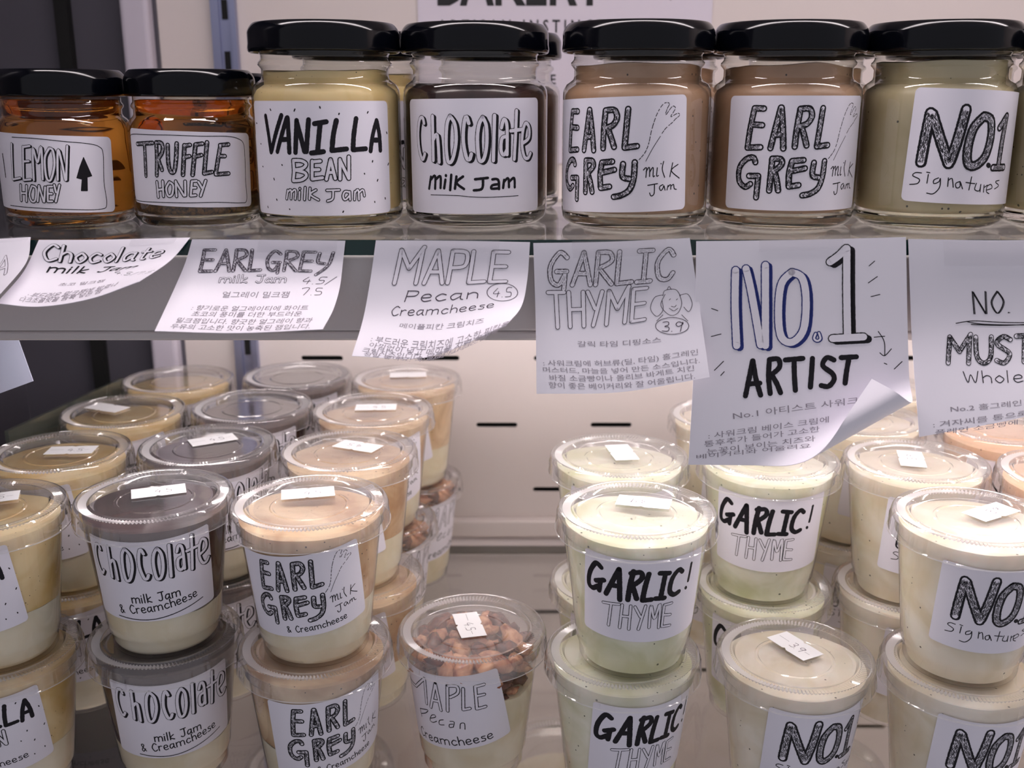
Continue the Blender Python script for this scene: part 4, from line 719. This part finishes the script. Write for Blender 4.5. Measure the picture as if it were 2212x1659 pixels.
def layer(name, mat, z0, z1, w0, w1, seed, dome=0):
    """filling between two wavy levels (w0, w1 wave heights)"""
    rnd = random.Random(seed); A = [rnd.uniform(0, 6) for _ in range(4)]
    wave = lambda a: .6*math.sin(a+A[0])+.35*math.sin(2*a+A[1])+.25*math.sin(5*a+A[2])+.12*math.sin(11*a+A[3])
    N = 96; m = 10; prof = [(0, 0)]+[('w', j/m) for j in range(m+1)]+[('t', .85), ('t', .5), ('t', 0)]
    V = []; Fc = []; n = len(prof)
    for k in range(N):
        a = 2*PI*k/N; lo = z0+w0*wave(a+seed*0); hi = z1+w1*wave(a+1.0)
        for i, p in enumerate(prof):
            if i == 0: r, z = 0, z0
            elif p[0] == 'w': z = lo+(hi-lo)*p[1]; r = (cone(z) if z > 8.6 else cone(z)-.9)-.55
            else: r = (cone(hi)-.55)*p[1]; z = hi+(1-p[1])*dome+.5*math.sin(7*a*p[1]+A[1])*p[1]
            if i == 1 and z0 < 3: r -= 1.2
            V.append((r*math.sin(a)/1000, -r*math.cos(a)/1000, z/1000))
    for k in range(N):
        b0, b1 = k*n, ((k+1) % N)*n
        for i in range(n-1): Fc.append((b0+i, b1+i, b1+i+1, b0+i+1))
    return mesh(name, V, Fc, mat, angle=60)
def handtext(k, s, x0, y0, w, h, lw, rot=0, style='solid', ln=.1, font=HAND):
    k.draw(style, lw, ln, place(layout(s, font), x0, y0, w, h, math.radians(rot)))
def scaled(art, sx, sy, dx, dy, only=None, ws=None):
    out = []
    for i, g in enumerate(art):
        if only is not None and i not in only: continue
        q = ';'.join(' '.join('%g,%g' % (p[0]*sx+dx, p[1]*sy+dy) for p in st) for st in parse(g[3]))
        out.append((g[0], g[1]*(ws or sx), g[2]*(ws or sx), q))
    return out
KIND = {   # label frame: z0, rot ; layers ; art builder
 'vanilla': dict(lab=(40, 3), lay=[('cream_cheese', F_CREAM, 1.6, 26, 0, 2.0, 0), ('vanilla_jam', F_VAN, 26.1, 64, 2.0, .6, .6)]),
 'chocolate': dict(lab=(40.5, 1), lay=[('cream_cheese', F_CREAM, 1.6, 21, 0, 1.6, 0), ('chocolate_jam', F_CHOC, 21.1, 64, 1.6, .5, .6)]),
 'earl': dict(lab=(37.5, 6), lay=[('cream_cheese', F_CREAM, 1.6, 27, 0, 1.6, 0), ('earl_grey_jam', F_EARL, 27.1, 64, 1.6, .6, .6)]),
 'maple': dict(lab=(41, 8), lay=[('cream_cheese', F_CREAM, 1.6, 47, 0, 3.5, 1.0)]),
 'garlic': dict(lab=(39.5, 0), lay=[('garlic_dip', F_GARL, 1.6, 64.5, 0, .8, .8)]),
 'no1': dict(lab=(38.5, 0), lay=[('sauce', F_NO1, 1.6, 65, 0, .6, .8)]),
 'mustard': dict(lab=(38.5, 0), lay=[('sauce', F_MUST, 1.6, 64, 0, .6, .8)]),
}
def cup_art(kind):
    k = Ink()
    def dr(gs):
        for g in gs: k.draw(g[0], g[1], g[2], parse(g[3]))
    if kind == 'chocolate':
        dr(scaled(ART['chocolate'], .97, .83, .5, 2.6, (0,), .86))
        handtext(k, 'milk Jam', -9, -10.6, 21, 4.4, .55, 3); handtext(k, '& Creamcheese', -15.5, -16.6, 35, 4.3, .52, 6)
        k.ribbon([(-17, -18.4), (0, -19.0), (22, -15.2)], .45, 1)
    elif kind == 'earl':
        dr(scaled(ART['earl'], .80, .80, 1.0, 1.6, None, .84)); handtext(k, '& Creamcheese', -9, -17.8, 27, 3.2, .42, 2)
    elif kind == 'vanilla':
        dr(scaled(ART['vanilla'], .80, .80, 0, 2.5, (0, 1), .86)); dr(scaled(ART['vanilla'], .80, .80, 0, 0, (3,), .86))
        handtext(k, '& Creamcheese', -16, -16.5, 34, 3.4, .42, 3)
    elif kind == 'maple':
        dr(ART['maple'][:2]); handtext(k, 'Creamcheese', -20, -18.2, 40, 4.8, .55, 1)
    elif kind == 'garlic': dr(ART['garlic'])
    elif kind in ('no1',):
        dr(scaled(ART['no1'], .86, .88, 3.5, 1.6, None, .88))
        for st in parse("19,12 21,14.5 24,13 24.5,8 22,4.5 19.5,6 19,10 20,12.5;22,4.5 19,-1 17.5,-4"): k.ribbon(st, .4, 1)
        handtext(k, 'auce', 13.5, -14.5, 11, 3.6, .38, 6)
    elif kind == 'mustard':
        handtext(k, 'NO.2', -18, 2, 34, 11, 1.2, 0, 'double'); handtext(k, 'Wholegrain', -18, -12, 34, 5, .4)
    return k
pec = []
for q in range(6):
    rnd = random.Random(q); import bmesh
    bm = bmesh.new(); bmesh.ops.create_icosphere(bm, subdivisions=2, radius=1)
    ax = [rnd.uniform(0, 6) for _ in range(6)]
    for v in bm.verts:
        c = v.co; g = 1+.22*math.sin(5*c.x+ax[0])*math.sin(4*c.z+ax[1])+.18*math.sin(9*c.y+ax[2])+.10*math.sin(13*c.z+ax[3]*c.x)
        v.co = Vector((c.x*g*1.25, c.y*g*.8, c.z*g*.55))*.0048
    me = bpy.data.meshes.new('pecan_piece'); bm.to_mesh(me); bm.free(); me.materials.append(F_PECAN if q % 3 else F_PECAN2)
    me.polygons.foreach_set('use_smooth', [True]*len(me.polygons)); pec.append(me)
def make_cup(kind):
    K = KIND[kind]; root = empty({'maple': 'pecan_cup'}.get(kind, 'dip_cup' if kind in ('garlic', 'no1', 'mustard') else 'jam_cup'), (0, 0, 0)); root['category'] = 'cup'
    obj('cup_body', SHELL, root); obj('cup_lid', CLID, root)
    for i, (n, m, z0, z1, w0, w1, dm) in enumerate(K['lay']): obj(n, layer(n, m, z0, z1, w0, w1, 3 if kind != 'maple' else 8, dm), root)
    z0, rot = K['lab']; f = cup_f(z0, rot)
    lb = obj('label', paper_mesh('cup_label', 58, 40, 1.6, f, M_LABEL), root)
    obj('lettering', ink_mesh('cup_lettering', cup_art(kind), f, M_INK, M_LABEL), lb)
    if kind == 'maple':
        rnd = random.Random(4)
        spots = []
        for ring, nn, zz in ((26.5, 17, 61.5), (18.5, 12, 62.5), (10, 7, 62.5), (2, 1, 63), (26.5, 17, 55.5), (25.5, 16, 51)):
            for k in range(nn): spots.append((ring, 2*PI*(k+rnd.uniform(-.25, .25))/nn, zz))
        for a_, z_ in ((.75, 46), (.9, 43), (1.05, 45), (.6, 47), (1.25, 47.5), (.82, 40), (-.9, 47), (2.2, 46), (3.3, 46), (4.4, 45)): spots.append((25.6, a_, z_))
        for r, a_, z_ in spots:
            z_ += rnd.uniform(-1.0, 1.0); o = obj('pecan_piece', rnd.choice(pec), root)
            s_ = rnd.uniform(.9, 1.3)*(.55 if z_ < 50 else .85 if z_ < 58 else 1); rr = min(r if z_ > 58 else 40, cone(z_)-.9-5.6*s_)
            o.location = (rr*math.sin(a_)/1000, -rr*math.cos(a_)/1000, z_/1000)
            o.scale = (s_,)*3
            o.rotation_euler = (rnd.uniform(-.5, .5), rnd.uniform(-.5, .5), rnd.uniform(0, 6))
    return root
# price tags on the lids: small white papers with a torn notch in the long sides
def tag_mesh():
    P = [(-12, -6.2), (-1.5, -6.2), (-.8, -5.3), (.2, -5.8), (1.0, -6.4), (12, -6.0), (12, 6.2), (1.6, 6.1), (.4, 5.3), (-.6, 6.0), (-1.4, 6.3), (-12, 6.0)]
    V = [(x/1000, y/1000, 0) for x, y in P]+[(x/1000, y/1000, .00018) for x, y in P]; n = len(P)
    tri = [tuple(t) for t in tessellate_polygon([[Vector((x, y, 0)) for x, y in P]])]
    F2 = []
    for t in tri:
        p = [P[i] for i in t]; cr = (p[1][0]-p[0][0])*(p[2][1]-p[0][1])-(p[1][1]-p[0][1])*(p[2][0]-p[0][0])
        t = t if cr > 0 else t[::-1]; F2.append(tuple(i+n for i in t)); F2.append(t[::-1])
    F2 += [(i, (i+1) % n, n+(i+1) % n, n+i) for i in range(n)]
    return mesh('price_tag', V, F2, M_TAG, smooth=False)
TAG = tag_mesh(); TXT = {}
for s in ('4.5', '3.9'):
    k = Ink(); handtext(k, s, -1.5, -2.4, 7.2, 4.6, .32); k.ribbon([(-10.5, .3), (-4, .2)], .16, 1); k.ribbon([(6.6, -.2), (9.5, -.1)], .16, 1)
    TXT[s] = ink_mesh('price_'+s, k, lambda u, v, l: (u/1000, v/1000, .00022+.00003*l), M_PEN, M_TAG)
PROTO = {}
NICE = {'vanilla': 'yellow vanilla jam', 'chocolate': 'dark Chocolate milk jam', 'earl': 'beige EARL GREY milk jam', 'maple': 'MAPLE Pecan creamcheese', 'garlic': 'GARLIC THYME dip', 'no1': 'cream NO.1 Signature sauce', 'mustard': 'peach mustard sauce'}
CUPL = {
 'V1u': 'upper cup of the front vanilla stack, cut off by the left picture edge', 'V1l': 'lower cup of the front vanilla stack, letters LA and dots on its label',
 'G1u': 'upper GARLIC THYME cup of the front stack beside the pecan cup', 'G1l': 'greenish GARLIC THYME cup at the bottom of the front garlic stack, beside the pecan cup',
 'G2u': 'upper garlic cup directly behind the front GARLIC stack, square price tag on its lid', 'G2l': 'lower garlic cup directly behind the front GARLIC stack, mostly hidden',
 'B1u': 'upper GARLIC THYME cup under the tip of the curled NO.1 sign', 'B1l': 'lower garlic cup below the one under the curled NO.1 sign',
 'B2u': 'NO.1 sauce cup behind the curled sign, the stroke of one letter showing', 'B2l': 'lower cup behind the garlic stack under the curled sign, almost hidden',
 'N0l': 'single NO.1 sauce cup in front with cream up to its lid', 'M1l': 'single MAPLE Pecan cup in front with glazed nuts under the lid',
 'E3l': 'lower cup with nuts at the right of the earl grey rows, third from the front', 'E4l': 'lower cup with nuts at the very back right of the earl grey rows',
}
for nm, kind, lev, x, y, rot, st, row in CUPS:
    if kind not in PROTO: r = PROTO[kind] = make_cup(kind)
    else:
        r = copy_tree(PROTO[kind])
        for ch in list(r.children):
            if ch.name.startswith('price_tag'):
                for g in list(ch.children): bpy.data.objects.remove(g)
                bpy.data.objects.remove(ch)
    r.location = (x, y, .0681 if lev else 0); r.rotation_euler = (0, 0, math.radians(rot))
    lv = 'upper' if lev else 'lower'
    r['label'] = CUPL.get(nm) or '%s cup, %s one of the %s stack counted from the front' % (NICE[kind], lv, {'second': 'second', 'third': 'third', 'rear': 'rearmost', 'front': 'front', 'single': 'single'}[row])
    r['group'] = {'vanilla': 'vanilla jam cups', 'chocolate': 'chocolate jam cups', 'earl': 'earl grey jam cups', 'maple': 'maple pecan cups', 'garlic': 'garlic dip cups', 'no1': 'number one sauce cups', 'mustard': 'mustard sauce cups'}[kind]
    if st:
        a = math.radians(-rot); px, py = st[0]*math.cos(a)-st[1]*math.sin(a), st[0]*math.sin(a)+st[1]*math.cos(a)
        o = obj('price_tag', TAG, r); o.location = (px, py, .0686); o.rotation_euler = (0, 0, math.radians(st[2]-rot)); o['label'] = 'small white price tag'
        if st[3]: obj('lettering', TXT[st[3]], o)
# large lidded tubs on the level below, seen through the glass deck
def tub(x, y, mat, label):
    r = empty('lidded_tub', (x, y, -.1126-.0706*1.39)); tag(r, label, 'tub', 'tubs below the glass deck'); r.scale = (1.39,)*3
    obj('tub_body', SHELL, r); obj('tub_lid', CLID, r); obj('filling', layer('tub_fill', mat, 1.6, 52, 0, .6, 5, 1), r)
F_ORANGE = food('orange_preserve', (196, 120, 30), (150, 76, 20), rough=.3, sss=0)
tub(-.128, .600, F_ORANGE, 'lidded tub of orange preserve below the glass deck, under the chocolate and earl grey cups')
tub(.034, .606, F_CREAM, 'lidded tub below the glass deck, seen between the pecan and garlic cups')
tub(.198, .600, F_GARL, 'lidded tub below the glass deck, seen between the two front NO.1 cups')

# ---------------------------------------------------------------- paper signs taped to the shelf edge
def cr4(p, t):
    n = len(p)-1; t = t*n; i = max(0, min(int(math.floor(t)), n-1)); f = t-i
    def g(k):
        if k < 0: return tuple(2*a-b for a, b in zip(p[0], p[1]))
        if k > n: return tuple(2*a-b for a, b in zip(p[n], p[n-1]))
        return p[k]
    a, b, c, d = g(i-1), g(i), g(i+1), g(i+2)
    return tuple(.5*(2*q+(r-o)*f+(2*o-5*q+4*r-s)*f*f+(-o+3*q-3*r+s)*f**3) for o, q, r, s in zip(a, b, c, d))
def curl(p):
    """lower right corner of the NO.1 sign rolled forward and up about a slanting axis"""
    A, B, r = CURL
    d = (B-A).normalized(); q = Vector((p.x, 0, p.z)); n = Vector((-d.z, 0, d.x))      # n points up-left side
    if n.z < 0: n = -n
    s = -(q-A).dot(n)
    if s <= 0: return p
    th = s/r; base = q+n*s
    if th > 4.0: tail = (th-4.0)*r; th2 = 4.0
    else: tail = 0; th2 = th
    off = r*math.sin(th2)+tail*math.cos(th2); y = r*(1-math.cos(th2))+tail*math.sin(th2)
    return Vector((base.x, p.y-y, base.z))-n*off
CURL = (Vector((.0705, 0, .1510)), Vector((.1590, 0, .2010)), .0062)
SLAB = {'vanilla': 'paper sign cut off at the far left, one outlined A showing', 'chocolate': 'strongly curled paper sign for Chocolate milk jam', 'earl': 'paper sign reading EARL GREY milk jam 4.5/7.5',
 'maple': 'paper sign reading MAPLE Pecan Creamcheese with a ringed 4.5', 'garlic': 'paper sign reading GARLIC THYME with a pencil dog and a ringed 3.9',
 'no1': 'large paper sign reading NO.1 ARTIST with its lower corner curled up', 'no2': 'paper sign reading NO. 2 MUSTARD Wholegrain at the right edge'}
TAPES = {'vanilla': [(.55, .98, -.01, .07)], 'chocolate': [(.62, .92, -.01, .10)], 'earl': [(.44, .95, -.02, .13)], 'maple': [(.2, .8, -.01, .10)], 'garlic': [(.25, .85, -.01, .10)], 'no1': [(.3, .7, -.005, .05)], 'no2': [(.2, 1.0, .01, .13)]}
def sign(name, G, items):
    def S(u, v):
        p = Vector(cr4([cr4(r, u) for r in G], v))
        return curl(p) if name == 'no1' else p
    def N(u, v):
        e = .004; a = S(u+e, v)-S(u-e, v); b = S(u, v+e)-S(u, v-e); n = a.cross(b); n.normalize()
        if name != 'no1' and n.y > 0: n = -n
        if name == 'no1': n = -n if N.flip else n
        return n
    N.flip = False
    if name == 'no1':
        n0 = N(.2, .2); N.flip = n0.y > 0
    root = empty('paper_sign', S(.5, 0)); tag(root, SLAB[name], 'sign'); org = Vector(root.location)
    nu, nv = (60, 64) if name == 'no1' else (28, 30)
    V = []
    for side in (0, 1):
        for j in range(nv+1):
            for i in range(nu+1):
                u, v = i/nu, j/nv; p = S(u, v)-org
                if side: p = p-N(u, v)*.00022
                V.append(p[:])
    Fc = []; W = nu+1; T = W*(nv+1)
    for j in range(nv):
        for i in range(nu):
            q = (j*W+i, (j+1)*W+i, (j+1)*W+i+1, j*W+i+1); Fc.append(q); Fc.append(tuple(T+k for k in q[::-1]))
    for j in range(nv):
        for i in (0, nu): q = (j*W+i, (j+1)*W+i, T+(j+1)*W+i, T+j*W+i); Fc.append(q)
    for i in range(nu):
        for j in (0, nv): q = (j*W+i, j*W+i+1, T+j*W+i+1, T+j*W+i); Fc.append(q)
    sh_ = obj('sheet', mesh('sign_sheet', V, Fc, M_PAPER, angle=60), root)
    LV = []; LF_ = []; LM = []
    BM = [0]
    def emit(pts2, faces, mats, layerz):
        b = len(LV)
        for (u, v), l in zip(pts2, layerz):
            LV.append((S(u, v)+N(u, v)*(.00008+.00003*l)-org)[:])
        for f, m in zip(faces, mats): LF_.append(tuple(b+i for i in f)); LM.append(m)
    # metric of the sheet for stroke widths
    wu = (S(1, .3)-S(0, .3)).length*1000; wv = sum((S(.5, (k+1)/10)-S(.5, k/10)).length for k in range(10))*1000
    for it in items:
        kind = it[0]
        if kind == 'uv':
            sty = it[1]
            for gi, g in enumerate(it[2]):
                k = Ink(); sts = [[(u*wu, -v*wv) for u, v in st] for st in g]
                if sty == 'pen': k.draw('solid', .35, 0, sts)
                elif sty == 'marker': k.draw('solid', 2.1, 0, sts)
                else: k.draw(sty, 2.9 if (sty == 'bigs' or gi < 2) else .8, .42, sts)
                emit([(x/wu, -y/wv) for x, y, l in k.V], k.F, [1 if m else (2 if (sty == 'bigo') else 0) for m in k.M], [l for x, y, l in k.V])  # N and O carry the blue reflection as ink colour
            continue
        BL, BR, TR, TL = [(q[0], q[1]) for q in it[2]]
        bil = lambda x, y: tuple((BL[i]*(1-x)+BR[i]*x)*(1-y)+(TL[i]*(1-x)+TR[i]*x)*y for i in (0, 1))
        if kind == 'type':
            V2, F2 = type_geom(it[1], 0); xs = [p[0] for p in V2]; x0, x1 = min(xs), max(xs)
            emit([bil((x-x0)/(x1-x0), y/.80*.74+.05) for x, y in V2], F2, [3]*len(F2), [1]*len(V2))
            continue
        qw = math.hypot((BR[0]-BL[0])*wu, (BR[1]-BL[1])*wv); qh = math.hypot((TL[0]-BL[0])*wu, (TL[1]-BL[1])*wv)
        if kind == 'ring': sts = [[(.5+.5*math.cos(a), .5+.5*math.sin(a)) for a in [2*PI*j/16 for j in range(17)]]]
        elif kind == 'dog': sts = parse(".30,.75 .35,.92 .6,.95 .72,.75;.35,.80 .25,.45 .45,.15 .65,.2 .75,.5 .70,.78;.45,.62 .48,.66;.62,.62 .65,.66;.50,.42 .58,.40 .62,.46;.45,.36 .56,.28 .66,.36;.30,.78 .1,.7 .0,.35 .15,.1 .3,.3 .28,.6;.72,.78 .9,.8 1,.5 .92,.25 .8,.4;.3,.15 .15,-.05;.75,.15 .9,-.05;.4,.95 .45,1.05 .5,.95")
        else: sts = layout(it[1], CAPS if kind == 'caps' else HAND)
        sts = [[(px*qw, py*qh) for px, py in st] for st in sts]
        k = Ink(); k.draw(it[3], it[4], it[5], sts)
        emit([bil(x/qw, y/qh) for x, y, l in k.V], k.F, [m and 1 for m in k.M], [l for x, y, l in k.V])
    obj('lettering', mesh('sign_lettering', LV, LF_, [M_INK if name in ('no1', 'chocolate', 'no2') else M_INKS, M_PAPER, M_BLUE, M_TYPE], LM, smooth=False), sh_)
    for (u0, u1, v0, v1) in TAPES[name]:
        TV = [(S(u0+(u1-u0)*i/8, v0+(v1-v0)*j/3)+N(u0+(u1-u0)*i/8, max(v0+(v1-v0)*j/3, 0))*.00035-org)[:] for j in range(4) for i in range(9)]
        TF = [(j*9+i, (j+1)*9+i, (j+1)*9+i+1, j*9+i+1) for j in range(3) for i in range(8)]
        o = obj('tape', mesh('tape', TV, TF, M_TAPE), root); o['label'] = 'strip of clear tape'
for s_ in SIGNS: sign(*s_)
